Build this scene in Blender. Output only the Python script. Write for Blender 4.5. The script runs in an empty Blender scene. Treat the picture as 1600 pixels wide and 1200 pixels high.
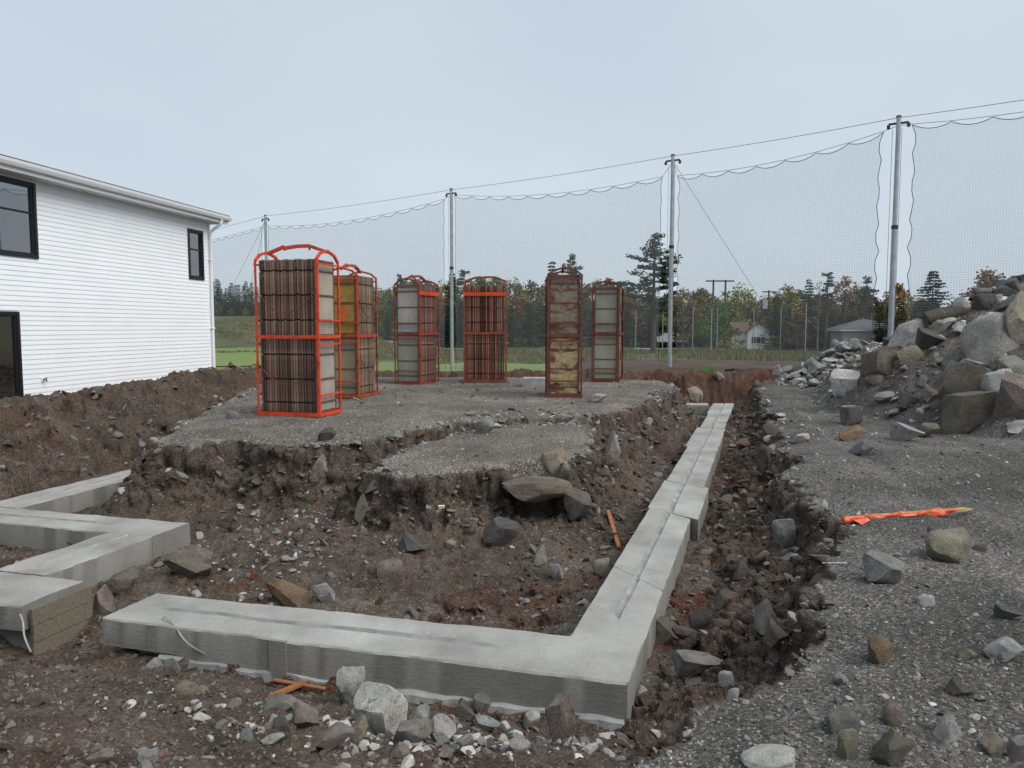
import bpy, bmesh, math, random
import numpy as np
from mathutils import Vector, Matrix, noise as mnoise
C = bpy.context.scene
R = math.radians
random.seed(7); rng = np.random.default_rng(11)

# ------------------------------------------------------------------ camera, sky, sun, exposure
F = 1155.0; PITCH = R(4.36); EYE = 1.43            # lens in photograph pixels, tilt, eye height over the plateau
cd = bpy.data.cameras.new('camera'); cam = bpy.data.objects.new('camera', cd); C.collection.objects.link(cam)
cd.sensor_width = 36; cd.lens = 36*F/1600; cd.clip_end = 3000; cd.clip_start = .05
cam.location = (0, 0, EYE); cam.rotation_euler = (R(90)-PITCH, 0, 0); C.camera = cam
SUN_EL, SUN_AZ = 48, 122
w = bpy.data.worlds.new('World'); C.world = w; w.use_nodes = True
wt = w.node_tree; wt.nodes.clear()
def wn(t, **k):
    n = wt.nodes.new(t)
    for a, b in k.items(): setattr(n, a, b)
    return n
sky = wn('ShaderNodeTexSky', sky_type='NISHITA', sun_disc=False, sun_elevation=R(SUN_EL), sun_rotation=R(SUN_AZ), air_density=1.0, dust_density=2.0)
bg1 = wn('ShaderNodeBackground'); bg1.inputs[1].default_value = .05
wt.links.new(sky.outputs[0], bg1.inputs[0])
bg2 = wn('ShaderNodeBackground'); bg2.inputs[1].default_value = 1.0
tc = wn('ShaderNodeTexCoord'); mp = wn('ShaderNodeMapping'); mp.inputs['Scale'].default_value = (1, 1, 2.6)
nz = wn('ShaderNodeTexNoise'); nz.inputs['Scale'].default_value = 1.5; nz.inputs['Detail'].default_value = 4; nz.inputs['Roughness'].default_value = .45
cr = wn('ShaderNodeValToRGB')
cr.color_ramp.elements[0].position = .3; cr.color_ramp.elements[0].color = (.280, .330, .380, 1)
cr.color_ramp.elements[1].position = .72; cr.color_ramp.elements[1].color = (.345, .388, .424, 1)
wt.links.new(tc.outputs['Generated'], mp.inputs[0]); wt.links.new(mp.outputs[0], nz.inputs[0]); wt.links.new(nz.outputs[0], cr.inputs[0])
wt.links.new(cr.outputs[0], bg2.inputs[0])
mx = wn('ShaderNodeMixShader'); mx.inputs[0].default_value = .86
wt.links.new(bg1.outputs[0], mx.inputs[1]); wt.links.new(bg2.outputs[0], mx.inputs[2])
wo = wn('ShaderNodeOutputWorld'); wt.links.new(mx.outputs[0], wo.inputs[0])
ld = bpy.data.lights.new('sun', 'SUN'); ld.energy = 1.5; ld.angle = R(50); ld.color = (1, .97, .93)
sun = bpy.data.objects.new('sun', ld); C.collection.objects.link(sun)
sd = Vector((math.sin(R(SUN_AZ))*math.cos(R(SUN_EL)), math.cos(R(SUN_AZ))*math.cos(R(SUN_EL)), math.sin(R(SUN_EL))))
sun.rotation_euler = sd.to_track_quat('Z', 'Y').to_euler(); sun.location = (0, 0, 40)
C.view_settings.view_transform = 'Standard'; C.view_settings.look = 'None'
C.view_settings.exposure = 1.03; C.view_settings.gamma = 1; C.view_settings.use_curve_mapping = False
C.render.engine = 'CYCLES'; C.cycles.max_bounces = 6; C.cycles.transparent_max_bounces = 12

# ------------------------------------------------------------------ helpers: survey
def ray(px, py):
    u = (px-800)/F; v = (600-py)/F
    return np.array((u, math.cos(PITCH)+v*math.sin(PITCH), -math.sin(PITCH)+v*math.cos(PITCH)))
def at(px, py, z):
    d = ray(px, py); t = (z-EYE)/d[2]; return (d[0]*t, d[1]*t)
def atd(px, py, Y):
    d = ray(px, py); t = Y/d[1]; return (d[0]*t, Y, EYE+d[2]*t)
def proj(x, y, z):
    f = y*math.cos(PITCH)-(z-EYE)*math.sin(PITCH); u = y*math.sin(PITCH)+(z-EYE)*math.cos(PITCH)
    return 800+F*x/f, 600-F*u/f

# ------------------------------------------------------------------ helpers: noise in numpy
_g = np.random.default_rng(3)
PERM = _g.permutation(4096); GA = _g.uniform(0, 2*np.pi, 4096); GX, GY = np.cos(GA), np.sin(GA); RV = _g.random((4096, 3))
def _h(i, j, s): return PERM[(PERM[(i+s*131) & 4095]+j) & 4095]
def gn(x, y, s=0):
    xi = np.floor(x).astype(np.int64); yi = np.floor(y).astype(np.int64); fx = x-xi; fy = y-yi
    u = fx*fx*fx*(fx*(fx*6-15)+10); v = fy*fy*fy*(fy*(fy*6-15)+10)
    def g(a, b):
        h = _h(xi+a, yi+b, s); return GX[h]*(fx-a)+GY[h]*(fy-b)
    n0 = g(0, 0)*(1-u)+g(1, 0)*u; n1 = g(0, 1)*(1-u)+g(1, 1)*u
    return 1.5*(n0*(1-v)+n1*v)
def fbm(x, y, f, o, s=0, gain=.5):
    a = 1; r = 0
    for k in range(o):
        r = r+a*gn(x*f, y*f, s+k); a *= gain; f *= 2.03
    return r
def worley(x, y, f, s=0):
    x = x*f; y = y*f; xi = np.floor(x).astype(np.int64); yi = np.floor(y).astype(np.int64)
    f1 = np.full(x.shape, 9.); f2 = f1.copy(); cid = np.zeros(x.shape)
    for a in (-1, 0, 1):
        for b in (-1, 0, 1):
            h = _h(xi+a, yi+b, s); d = np.hypot(xi+a+RV[h, 0]-x, yi+b+RV[h, 1]-y)
            near = d < f1; f2 = np.where(near, f1, np.minimum(f2, d)); cid = np.where(near, RV[h, 2], cid); f1 = np.where(near, d, f1)
    return f1, f2, cid
def sm(a, b, x):
    t = np.clip((x-a)/(b-a), 0, 1); return t*t*(3-2*t)
def seg_d(x, y, p, q):
    ex, ey = q[0]-p[0], q[1]-p[1]; t = np.clip(((x-p[0])*ex+(y-p[1])*ey)/(ex*ex+ey*ey), 0, 1)
    return np.hypot(x-p[0]-t*ex, y-p[1]-t*ey), t
def sdf(x, y, P):
    d = np.full(x.shape, 1e9); ins = np.zeros(x.shape, bool); n = len(P)
    for i in range(n):
        p, q = P[i], P[(i+1) % n]
        d = np.minimum(d, seg_d(x, y, p, q)[0])
        c = (p[1] > y) != (q[1] > y)
        if p[1] != q[1]: ins ^= c & (x < (q[0]-p[0])*(y-p[1])/(q[1]-p[1])+p[0])
    return np.where(ins, -d, d)

# ------------------------------------------------------------------ the terrain as a height function
PLATEAU = [(-4.75, 9.6), (-4.45, 9.05), (-3.6, 9.6), (-2.9, 9.35), (-2.2, 9.45), (-1.75, 9.8), (-1.45, 10.7), (-.7, 11.5), (.2, 12.05), (.8, 12.2),
           (1.25, 12.3), (1.95, 13.1), (2.6, 14.5), (3.44, 16.5), (4.1, 18.7), (4.1, 19.8), (1.5, 21.4), (-7, 21.6), (-6.5, 18.8), (-5.4, 13.2), (-4.9, 10.9)]
MOUND = [(-1.72, 8.45), (-1.6, 8.95), (-1.15, 10.3), (-.45, 11.5), (.3, 12.3), (1.1, 12.1), (1.15, 10.8), (.9, 9.5), (.62, 8.7), (.15, 8.5), (-.5, 8.45), (-1.1, 8.3)]
RIGHT = [(.35, 2.2), (1.05, 3.05), (1.55, 3.68), (1.95, 4.4), (2.2, 5.0), (2.75, 6.0), (3.02, 7.2), (3.46, 9), (4.1, 11.1), (5.54, 15.9), (7.0, 21.0), (7.6, 22.6), (90, 22.6), (90, -20), (.35, -20)]
BERM = [(-4.5, 1.5, -.1), (-6.4, 4.6, .0), (-7.3, 7, .1), (-7.45, 9.6, .15), (-7.45, 12, .26), (-7.35, 14, .36), (-7.1, 16.5, .46), (-6.7, 19, .4), (-6.3, 21.5, .25)]
FRONT_A, FRONT_B = (-3.05, 5.35), (.72, 4.325)
def near_h(x, y, full=False):
    wx = x+.16*fbm(x, y, .9, 3, 1)+.10*fbm(x, y, 2.6, 3, 8, .6); wy = y+.16*fbm(x, y, .9, 3, 21)+.10*fbm(x, y, 2.6, 3, 28, .6)
    big = .05*fbm(x, y, .35, 3, 41); lump = fbm(x, y, 2.2, 4, 51, .55)
    tp = sdf(wx, wy, PLATEAU); tm = sdf(wx, wy, MOUND); tr = sdf(wx, wy, RIGHT)
    hp = .02-.07*sm(-.4, 0, tp)-.36*sm(0, .22, tp)-.22*sm(.18, .6, tp)-.36*np.maximum(0, tp-.2)-.25*np.maximum(0, tp-.2)*sm(1.5, 3, x)-.6*np.maximum(0, tp-.2)*sm(12, 16, y)*sm(2, 3, x)+np.where(tp < 0, big*.5+.008*lump, 0)
    hm = -.13-.022*np.maximum(0, 11-y)-.03*sm(-.2, 0, tm)-.36*sm(0, .2, tm)-.18*sm(.16, .5, tm)-.13*np.maximum(0, tm-.18)-.25*np.maximum(0, tm-.18)*sm(.3, 1.4, x)
    hr = -.2-.05*sm(-.4, 0, tr)-.34*sm(0, .26, tr)-.46*np.maximum(0, tr-.1)-.2*np.maximum(0, tr-.1)*sm(8, 13, y)+big
    # heap of blasted rock and dirt on the right, and the small pale heap behind it
    dc = np.hypot(x-13.2, y-14.4)+.5*fbm(x, y, .45, 3, 61); hr = np.maximum(hr, -.25+np.where(dc < 8, 2.75-np.log1p(np.exp(2.2*(2.75-.72*(6.9-dc))))/2.2, -9))
    dk = np.hypot(x-10.4, (y-21.6)*.9)+.25*fbm(x, y, .8, 2, 65); hr = np.maximum(hr, -.2+np.minimum(.62*(2.4-dk), 1.15))
    dq = np.hypot(x-9.2, y-15.2)+.4*fbm(x, y, .6, 2, 67); hr = np.maximum(hr, -.2+.26*(2.4-dq))
    ex, ey = FRONT_B[0]-FRONT_A[0], FRONT_B[1]-FRONT_A[1]; L = math.hypot(ex, ey)
    s = ((x-FRONT_A[0])*ey-(y-FRONT_A[1])*ex)/L
    hf = -1.0+.37*np.maximum(0, s-.12+.18*fbm(x, y, .8, 2, 71)); hf = np.minimum(hf, -.2)+.03*lump*sm(0, .4, s)
    hf = np.where(s > -.3, hf, -9)
    bd = np.full(x.shape, 1e9); bc = np.zeros(x.shape); side = np.zeros(x.shape)
    for i in range(len(BERM)-1):
        p, q = BERM[i], BERM[i+1]; d, t = seg_d(wx, wy, p, q); c = p[2]+(q[2]-p[2])*t
        sd_ = (q[0]-p[0])*(wy-p[1])-(q[1]-p[1])*(wx-p[0]); m = d < bd
        bd = np.where(m, d, bd); bc = np.where(m, c, bc); side = np.where(m, sd_, side)
    right = side < 0
    hb = np.where(right, bc-.2*sm(0, .5, bd)-.5*bd-.2*sm(.9, 1.3, bd), np.maximum(bc-.35*bd, .0))+.06*lump+.05*fbm(x, y, 1.1, 2, 77)
    hb = np.where((~right) | (bd < 3.2), hb, -9)
    hfar = -1.0+1.08*sm(21.75, 22.9, wy+.25*gn(x*.8, y*.8, 81))+.07*lump*sm(21, 22, y)+.10*gn(x*.7, y*.7, 83)*sm(22, 23, y)
    floor = -1.0+.03*lump+.04*fbm(x, y, .7, 2, 91)
    allh = np.stack([floor, hp, hm, hr, hf, hb, hfar]); z = allh.max(0); wh = allh.argmax(0)
    # rough, blocky relief on the dug faces and heaps, gentle on the rolled surfaces
    cut = np.where(wh == 1, sm(-.05, .1, tp), 0)+np.where(wh == 2, sm(-.05, .1, tm), 0)+np.where(wh == 3, np.maximum(sm(-.05, .1, tr), .75*sm(6.9, 6.2, dc)), 0)
    cut = cut+np.where(wh >= 5, 1, 0)+np.where(wh == 0, .6, 0)+np.where(wh == 4, .75, 0)
    steep = np.where(wh == 1, sm(.0, .1, tp)*sm(.6, .3, tp), 0)+np.where(wh == 2, sm(.0, .1, tm)*sm(.5, .25, tm), 0)+np.where(wh == 3, sm(0, .15, tr)*sm(1.0, .6, tr), 0)+np.where(wh == 5, .6, 0)+np.where(wh == 6, .5, 0)
    f1, f2, cid = worley(x+.03*lump, y, 4.5, 5); g1, g2, gc = worley(x, y+.02*lump, 11, 6)
    c1, c2, cc = worley(x+.02*lump, y+.02*lump, 7.5, 15); clod = np.maximum(0, .55-c1*c1*1.3)*(cc > .45)*(cc-.3)
    z = z+steep*(.12*(cid-.5)*sm(0, .25, f2-f1)+.05*(gc-.5)*sm(0, .3, g2-g1)+.10*clod)+cut*(.045*clod*sm(-.2, .5, fbm(x, y, 1.3, 2, 96))+.022*(gc-.4)*sm(0, .3, g2-g1)+.022*fbm(x, y, 6, 3, 95))
    z = z-.15*sm(.75, .25, np.hypot(x+3.55, y-5.62))*(wh != 1)+.0045*fbm(x, y, 16, 2, 97)
    # the hollow under the slab in the mound's front
    ho = sm(.34, .24, np.abs(x-.26))*sm(7.95, 8.1, y)*sm(8.85, 8.7, y); z = z*(1-ho)+np.minimum(z, -.82+.03*lump)*ho
    ca_ = np.clip(((x+5.93)*.28+(y-8.69)*.96), 0, 1.9); da_ = (x+5.93-.29*ca_)*.96-(y-8.69-.957*ca_)*.28
    cor = sm(-.75, -.6, da_)*sm(.75, .35, da_)*sm(8.45, 8.6, y)*sm(10.75, 10.3, y); z = z*(1-cor)+np.minimum(z, -.97+.02*lump)*cor
    for o_ in (0, 1.65):        # wheel ruts pressed into the apron
        q_ = x-(3.55+o_+.30*(y-6)+.25*np.sin(y*.35)); z = z-.030*np.exp(-(q_/.13)**2)*(wh == 3)*(dc > 7.2)*sm(3, 4.5, y)+.012*np.exp(-((np.abs(q_)-.24)/.07)**2)*(wh == 3)*(dc > 7.2)*sm(3, 4.5, y)
    if not full: return z
    soil = np.clip(cut*1.0, 0, 1); soil = np.where(wh == 3, np.maximum(sm(-.03, .06, tr), .4*sm(6.9, 6.2, dc)), soil)
    soil = np.maximum(soil, ho)
    pale = np.where((wh == 0) & (y > 15) & (x > 1), 1., 0)
    red = np.where(wh == 6, 1., 0)*sm(-9, 2, x)*sm(30, 24, y)+np.where(wh == 3, .32*sm(.1, .35, tr), 0)+np.where((wh == 5), .45*sm(-.4, .4, fbm(x, y, .7, 2, 99)), 0)+np.where(wh == 4, .35*sm(0, .5, fbm(x, y, .9, 2, 98)), 0)
    blue = np.where(wh == 3, 1., 0)*(1-soil)
    return z, soil, red, np.clip(pale, 0, 1), blue
def far_h(x, y):
    rt = sm(1, 8, x)
    tgt = (1-rt)*-1.08+rt*(-.38-.75*sm(34, 62, y))
    z = .0*(1-sm(22.5, 33, y))+tgt*sm(22.8, 32, y)
    z = z-.1*sm(70, 110, y)+.08*fbm(x, y, .12, 3, 101)*sm(25, 40, y)+.05*fbm(x, y, .5, 2, 103)*sm(24, 30, y)
    z = z+2.6*sm(58, 84, y)*sm(-15, -27, x)+.75*sm(36, 58, y)*sm(-10, -20, x)+.5*sm(60, 80, y)*sm(-6, -14, x)
    return z+14*sm(160, 500, np.hypot(x, y))
def Hs(x, y):
    x = np.asarray(x, float); y = np.asarray(y, float)
    k = sm(22.6, 24.2, y); zn = near_h(x, y)
    return zn*(1-k)+far_h(x, y)*k
def H1(x, y): return float(Hs(np.array([x]), np.array([y]))[0])
def hit(px, py, far=60):
    d = ray(px, py); t = np.concatenate([np.arange(1.2, 26, .006), np.arange(26, far, .05)])
    x, y, z = d[0]*t, d[1]*t, EYE+d[2]*t; b = np.nonzero(z < Hs(x, y))[0]
    i = b[0] if len(b) else len(t)-1
    return float(x[i]), float(y[i]), float(z[i])

# ------------------------------------------------------------------ helpers: objects
def tag(o, label=None, cat=None, group=None, kind=None):
    if label: o['label'] = label
    if cat: o['category'] = cat
    if group: o['group'] = group
    if kind: o['kind'] = kind
    return o
def link(name, me, parent=None, mats=(), smooth=None):
    for m in mats:
        if m: me.materials.append(m)
    o = bpy.data.objects.new(name, me); C.collection.objects.link(o)
    if parent: o.parent = parent
    if smooth is not None and len(me.polygons):
        me.shade_smooth()
        if smooth < 180: me.set_sharp_from_angle(angle=R(smooth))
    return o
def empty(name, loc=(0, 0, 0), yaw=0, label=None, cat=None, group=None):
    o = bpy.data.objects.new(name, None); C.collection.objects.link(o); o.location = loc; o.rotation_euler = (0, 0, yaw)
    return tag(o, label, cat, group)
class MB:
    def __init__(s): s.v = []; s.f = []; s.m = []
    def add(s, v, f, mi=0):
        n = len(s.v); s.v += [tuple(p) for p in v]; s.f += [tuple(i+n for i in q) for q in f]; s.m += [mi]*len(f); return s
    def box(s, a, b, mi=0):
        (x0, y0, z0), (x1, y1, z1) = a, b
        return s.add([(x0, y0, z0), (x1, y0, z0), (x1, y1, z0), (x0, y1, z0), (x0, y0, z1), (x1, y0, z1), (x1, y1, z1), (x0, y1, z1)],
                     [(0, 3, 2, 1), (4, 5, 6, 7), (0, 1, 5, 4), (1, 2, 6, 5), (2, 3, 7, 6), (3, 0, 4, 7)], mi)
    def bar(s, p, q, w, h=None, mi=0, up=(0, 0, 1)):
        p, q = Vector(p), Vector(q); d = (q-p).normalized(); u = Vector(up)
        if abs(d.dot(u)) > .98: u = Vector((0, 1, 0))
        a = d.cross(u).normalized(); b = a.cross(d); h = h or w; a *= w/2; b *= h/2
        return s.add([p-a-b, p+a-b, p+a+b, p-a+b, q-a-b, q+a-b, q+a+b, q-a+b], [(0, 3, 2, 1), (4, 5, 6, 7), (0, 1, 5, 4), (1, 2, 6, 5), (2, 3, 7, 6), (3, 0, 4, 7)], mi)
    def tube(s, pts, rad, n=6, mi=0):
        pts = [Vector(p) for p in pts]; rads = rad if isinstance(rad, (list, tuple)) else [rad]*len(pts); base = len(s.v)
        pa = None
        for i, p in enumerate(pts):
            d = (pts[min(i+1, len(pts)-1)]-pts[max(i-1, 0)]).normalized()
            if pa is None: pa = d.orthogonal().normalized()
            pa = (pa-d*pa.dot(d)).normalized(); pb = d.cross(pa)
            for k in range(n):
                t = 2*math.pi*k/n; s.v.append(tuple(p+(pa*math.cos(t)+pb*math.sin(t))*rads[i]))
        for i in range(len(pts)-1):
            for k in range(n):
                a = base+i*n+k; b = base+i*n+(k+1) % n; s.f.append((a, b, b+n, a+n)); s.m.append(mi)
        s.f.append(tuple(base+k for k in reversed(range(n)))); s.m.append(mi)
        s.f.append(tuple(base+(len(pts)-1)*n+k for k in range(n))); s.m.append(mi)
        return s
    def mesh(s, name):
        me = bpy.data.meshes.new(name); me.from_pydata(s.v, [], s.f); me.polygons.foreach_set('material_index', s.m); me.update(); return me
    def build(s, name, mats, parent=None, smooth=None):
        return link(name, s.mesh(name), parent, mats if isinstance(mats, (list, tuple)) else [mats], smooth)
def np_mesh(name, V, Fq, attrs=None):
    V = np.asarray(V, np.float32); Fq = np.asarray(Fq, np.int32); k = Fq.shape[1]; me = bpy.data.meshes.new(name)
    me.vertices.add(len(V)); me.vertices.foreach_set('co', V.ravel()); me.loops.add(Fq.size); me.loops.foreach_set('vertex_index', Fq.ravel())
    me.polygons.add(len(Fq)); me.polygons.foreach_set('loop_start', np.arange(len(Fq), dtype=np.int32)*k)
    for a, (dom, typ, val) in (attrs or {}).items():
        at_ = me.attributes.new(a, typ, dom); at_.data.foreach_set('color' if 'COLOR' in typ else 'value', np.asarray(val, np.float32).ravel())
    me.update(calc_edges=True); return me

# ------------------------------------------------------------------ helpers: materials
class Mat:
    def __init__(s, name, rough=.9, spec=.3):
        s.m = bpy.data.materials.new(name); s.m.use_nodes = True; s.t = s.m.node_tree; s.b = s.t.nodes['Principled BSDF']
        s.b.inputs['Roughness'].default_value = rough; s.b.inputs['Specular IOR Level'].default_value = spec
        s.co = s.n('ShaderNodeTexCoord').outputs['Object']
    def n(s, t, **k):
        n = s.t.nodes.new(t)
        for a, b in k.items(): setattr(n, a, b)
        return n
    def set(s, sock, v):
        if hasattr(v, 'is_linked') or isinstance(v, bpy.types.NodeSocket): s.t.links.new(v, sock)
        else: sock.default_value = (*v, 1) if isinstance(v, tuple) and len(v) == 3 and sock.type == 'RGBA' else v
    def noise(s, sc, det=4, ro=.55, vec=None, dist=0):
        n = s.n('ShaderNodeTexNoise'); s.set(n.inputs['Vector'], vec or s.co); n.inputs['Scale'].default_value = sc; n.inputs['Detail'].default_value = det
        n.inputs['Roughness'].default_value = ro; n.inputs['Distortion'].default_value = dist; return n.outputs[0]
    def vor(s, sc, feat='F1', out='Distance', vec=None):
        n = s.n('ShaderNodeTexVoronoi', feature=feat); s.set(n.inputs['Vector'], vec or s.co); n.inputs['Scale'].default_value = sc; return n.outputs[out]
    def scale(s, v):
        n = s.n('ShaderNodeMapping'); s.set(n.inputs[0], s.co); n.inputs['Scale'].default_value = v; return n.outputs[0]
    def ramp(s, f, *st):
        n = s.n('ShaderNodeValToRGB'); e = n.color_ramp.elements
        while len(e) < len(st): e.new(.5)
        for i, (p, c) in enumerate(st):
            e[i].position = p; e[i].color = (*c, 1) if isinstance(c, tuple) else (c, c, c, 1)
        s.set(n.inputs[0], f); return n.outputs[0]
    def mix(s, f, a, b, mode='MIX'):
        n = s.n('ShaderNodeMix', data_type='RGBA', blend_type=mode); s.set(n.inputs[0], f); s.set(n.inputs[6], a); s.set(n.inputs[7], b); return n.outputs[2]
    def math(s, op, a, b=0.):
        n = s.n('ShaderNodeMath', operation=op); s.set(n.inputs[0], a); s.set(n.inputs[1], b); return n.outputs[0]
    def attr(s, name, out='Fac'):
        return s.n('ShaderNodeAttribute', attribute_name=name).outputs[out]
    def objcol(s): return s.n('ShaderNodeObjectInfo').outputs['Color']
    def objrand(s): return s.n('ShaderNodeObjectInfo').outputs['Random']
    def bump(s, h, st=.5, dist=.02):
        n = s.n('ShaderNodeBump'); n.inputs['Strength'].default_value = st; n.inputs['Distance'].default_value = dist; s.set(n.inputs['Height'], h)
        s.t.links.new(n.outputs[0], s.b.inputs['Normal']); return s
    def col(s, c): s.set(s.b.inputs['Base Color'], c); return s
    def __call__(s): return s.m
def plain(name, c, rough=.6, var=.25, sc=8, metal=0, spec=.4):
    m = Mat(name, rough, spec); m.b.inputs['Metallic'].default_value = metal
    m.col(m.mix(m.ramp(m.noise(sc, 5), (.3, 0.), (.75, 1.)), tuple(v*(1-var) for v in c), tuple(min(1, v*(1+var)) for v in c))); return m()

def ground_mat():
    m = Mat('ground', .92, .25)
    soil, red, pale, blue = (m.attr(a) for a in ('soil', 'red', 'pale', 'blue'))
    cell = m.n('ShaderNodeSeparateColor'); m.set(cell.inputs[0], m.vor(75, out='Color')); cell2 = m.n('ShaderNodeSeparateColor'); m.set(cell2.inputs[0], m.vor(28, out='Color'))
    gr = m.ramp(m.noise(1.1, 5), (.3, (.112, .100, .084)), (.7, (.215, .192, .160)))
    gb = m.ramp(m.noise(.9, 5), (.3, (.080, .075, .069)), (.72, (.150, .139, .124)))
    g = m.mix(blue, gr, gb); g = m.mix(1., g, m.ramp(m.noise(.45, 4, .6), (.32, .72), (.52, 1.), (.72, 1.22)), 'MULTIPLY')
    g = m.mix(1., g, m.ramp(cell.outputs[0], (.0, .42), (.55, .95), (.86, 1.35), (1., 2.6)), 'MULTIPLY')
    so = m.ramp(m.noise(1.7, 6, .6), (.28, (.045, .034, .025)), (.5, (.085, .065, .049)), (.74, (.130, .103, .080)))
    rd = m.ramp(m.noise(2.3, 6, .6), (.28, (.040, .018, .011)), (.55, (.100, .043, .025)), (.78, (.150, .075, .046)))
    so = m.mix(m.math('MULTIPLY', red, m.ramp(m.noise(1.3, 3), (.35, .45), (.65, 1.))), so, rd)
    so = m.mix(1., so, m.ramp(cell.outputs[1], (0., .6), (.6, 1.), (.9, 1.25), (1., 2.1)), 'MULTIPLY')
    so = m.mix(m.ramp(m.noise(6, 5, .65), (.52, 0.), (.66, .55)), so, (.12, .11, .10))
    edge = m.math('ADD', soil, m.math('MULTIPLY', m.math('SUBTRACT', m.noise(4, 6, .7), .5), 1.5))
    c = m.mix(m.ramp(edge, (.32, 0.), (.62, 1.)), g, so)
    c = m.mix(m.math('MULTIPLY', pale, .8), c, m.mix(cell2.outputs[0], (.15, .16, .16), (.36, .37, .36)))
    m.col(c)
    h = m.math('ADD', m.math('MULTIPLY', m.vor(75), -.7), m.math('ADD', m.math('MULTIPLY', m.vor(28), -1.0), m.math('MULTIPLY', m.noise(22, 8, .7), 1.6)))
    m.bump(h, .9, .016); return m()
def field_mat():
    m = Mat('field', .95, .2); dirt = m.attr('dirt')
    g = m.ramp(m.noise(.35, 6, .65), (.3, (.055, .052, .024)), (.5, (.085, .085, .034)), (.7, (.135, .115, .062)))
    d = m.ramp(m.noise(.6, 6, .65), (.3, (.050, .035, .025)), (.6, (.105, .075, .053)), (.8, (.15, .125, .10)))
    m.col(m.mix(m.ramp(m.math('ADD', dirt, m.math('MULTIPLY', m.math('SUBTRACT', m.noise(.5, 5), .5), .8)), (.35, 0.), (.6, 1.)), g, d)).bump(m.noise(3, 8, .7), .8, .12); return m()
def lawn_mat():
    m = Mat('lawn', .95, .2)
    m.col(m.mix(m.ramp(m.noise(9, 5), (.3, .0), (.7, 1.)), m.ramp(m.noise(.13, 4), (.35, (.115, .180, .050)), (.65, (.160, .225, .068))), (.18, .225, .085))).bump(m.noise(25, 4), .6, .04); return m()
def rock_mat():
    m = Mat('rock', .85, .3); oc = m.objcol(); off = m.n('ShaderNodeVectorMath', operation='ADD'); m.set(off.inputs[0], m.co)
    cx = m.n('ShaderNodeCombineXYZ'); m.set(cx.inputs[0], m.math('MULTIPLY', m.objrand(), 40.)); m.t.links.new(cx.outputs[0], off.inputs[1]); v = off.outputs[0]
    c = m.mix(1., oc, m.ramp(m.noise(2.2, 8, .65, v), (.25, .50), (.5, .95), (.75, 1.42)), 'MULTIPLY')
    c = m.mix(1., c, m.ramp(m.noise(26, 4, .7, v), (.3, .66), (.7, 1.32)), 'MULTIPLY')
    c = m.mix(m.ramp(m.noise(1.4, 4, .6, v, .6), (.56, 0.), (.68, .6)), c, m.mix(.5, (.13, .095, .062), oc))
    vein = m.ramp(m.vor(1.7, 'DISTANCE_TO_EDGE', vec=v), (.0, 1.), (.035, 0.))
    c = m.mix(m.math('MULTIPLY', vein, m.ramp(m.noise(3, 2, vec=v), (.54, 0.), (.66, .3))), c, (.36, .35, .33))
    c = m.mix(m.ramp(m.noise(3.1, 5, .6, v), (.60, 0.), (.72, .75)), c, (.058, .043, .032))    # mud stuck on
    m.col(c).bump(m.math('ADD', m.noise(5, 9, .68, v), m.math('MULTIPLY', m.noise(40, 3, .7, v), .25)), .75, .10); return m()
def stone_mat():
    m = Mat('gravel_stone', .9, .3); m.col(m.mix(1., m.attr('tint', 'Color'), m.ramp(m.noise(60, 4, .7), (.3, .7), (.7, 1.25)), 'MULTIPLY')).bump(m.noise(90, 4), .4, .004); return m()
def concrete_mats():
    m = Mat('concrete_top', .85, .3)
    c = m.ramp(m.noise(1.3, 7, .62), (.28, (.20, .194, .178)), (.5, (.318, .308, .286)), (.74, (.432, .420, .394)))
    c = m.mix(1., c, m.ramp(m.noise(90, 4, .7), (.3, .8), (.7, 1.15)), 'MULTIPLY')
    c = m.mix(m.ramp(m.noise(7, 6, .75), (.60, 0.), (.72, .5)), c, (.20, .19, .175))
    m.col(c).bump(m.math('ADD', m.noise(45, 6, .75), m.math('MULTIPLY', m.noise(8, 3), .6)), .55, .012)
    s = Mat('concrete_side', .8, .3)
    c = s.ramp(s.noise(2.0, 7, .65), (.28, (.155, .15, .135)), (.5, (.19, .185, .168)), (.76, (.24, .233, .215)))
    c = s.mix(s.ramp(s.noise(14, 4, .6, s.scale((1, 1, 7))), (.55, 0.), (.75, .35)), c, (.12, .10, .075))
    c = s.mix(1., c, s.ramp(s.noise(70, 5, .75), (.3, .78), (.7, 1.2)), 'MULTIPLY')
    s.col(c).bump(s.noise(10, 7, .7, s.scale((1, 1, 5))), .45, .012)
    g = Mat('concrete_groove', .85, .3); g.col(g.ramp(g.noise(6, 6), (.3, (.20, .20, .195)), (.7, (.37, .37, .36)))).bump(g.noise(50, 4), .5, .008)
    return m(), s(), g()
def wood_mat(name, a, b, sc=(2, 14, 14)):
    m = Mat(name, .85, .25); m.col(m.mix(m.ramp(m.noise(3, 6, .7), (.5, 0.), (.7, .5)), m.ramp(m.noise(4, 6, .6, m.scale(sc), .5), (.3, a), (.7, b)), (.10, .075, .05))).bump(m.noise(6, 5, .6, m.scale(sc)), .4, .006); return m()
def painted_steel(name, c, rust):
    m = Mat(name, .6, .4); m.col(m.mix(m.ramp(m.noise(7, 6, .65), (.5, 0.), (.66, rust)), m.mix(m.noise(3, 3), tuple(v*.78 for v in c), c), (.060, .024, .014))).bump(m.noise(25, 4), .25, .004); return m()
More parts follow.
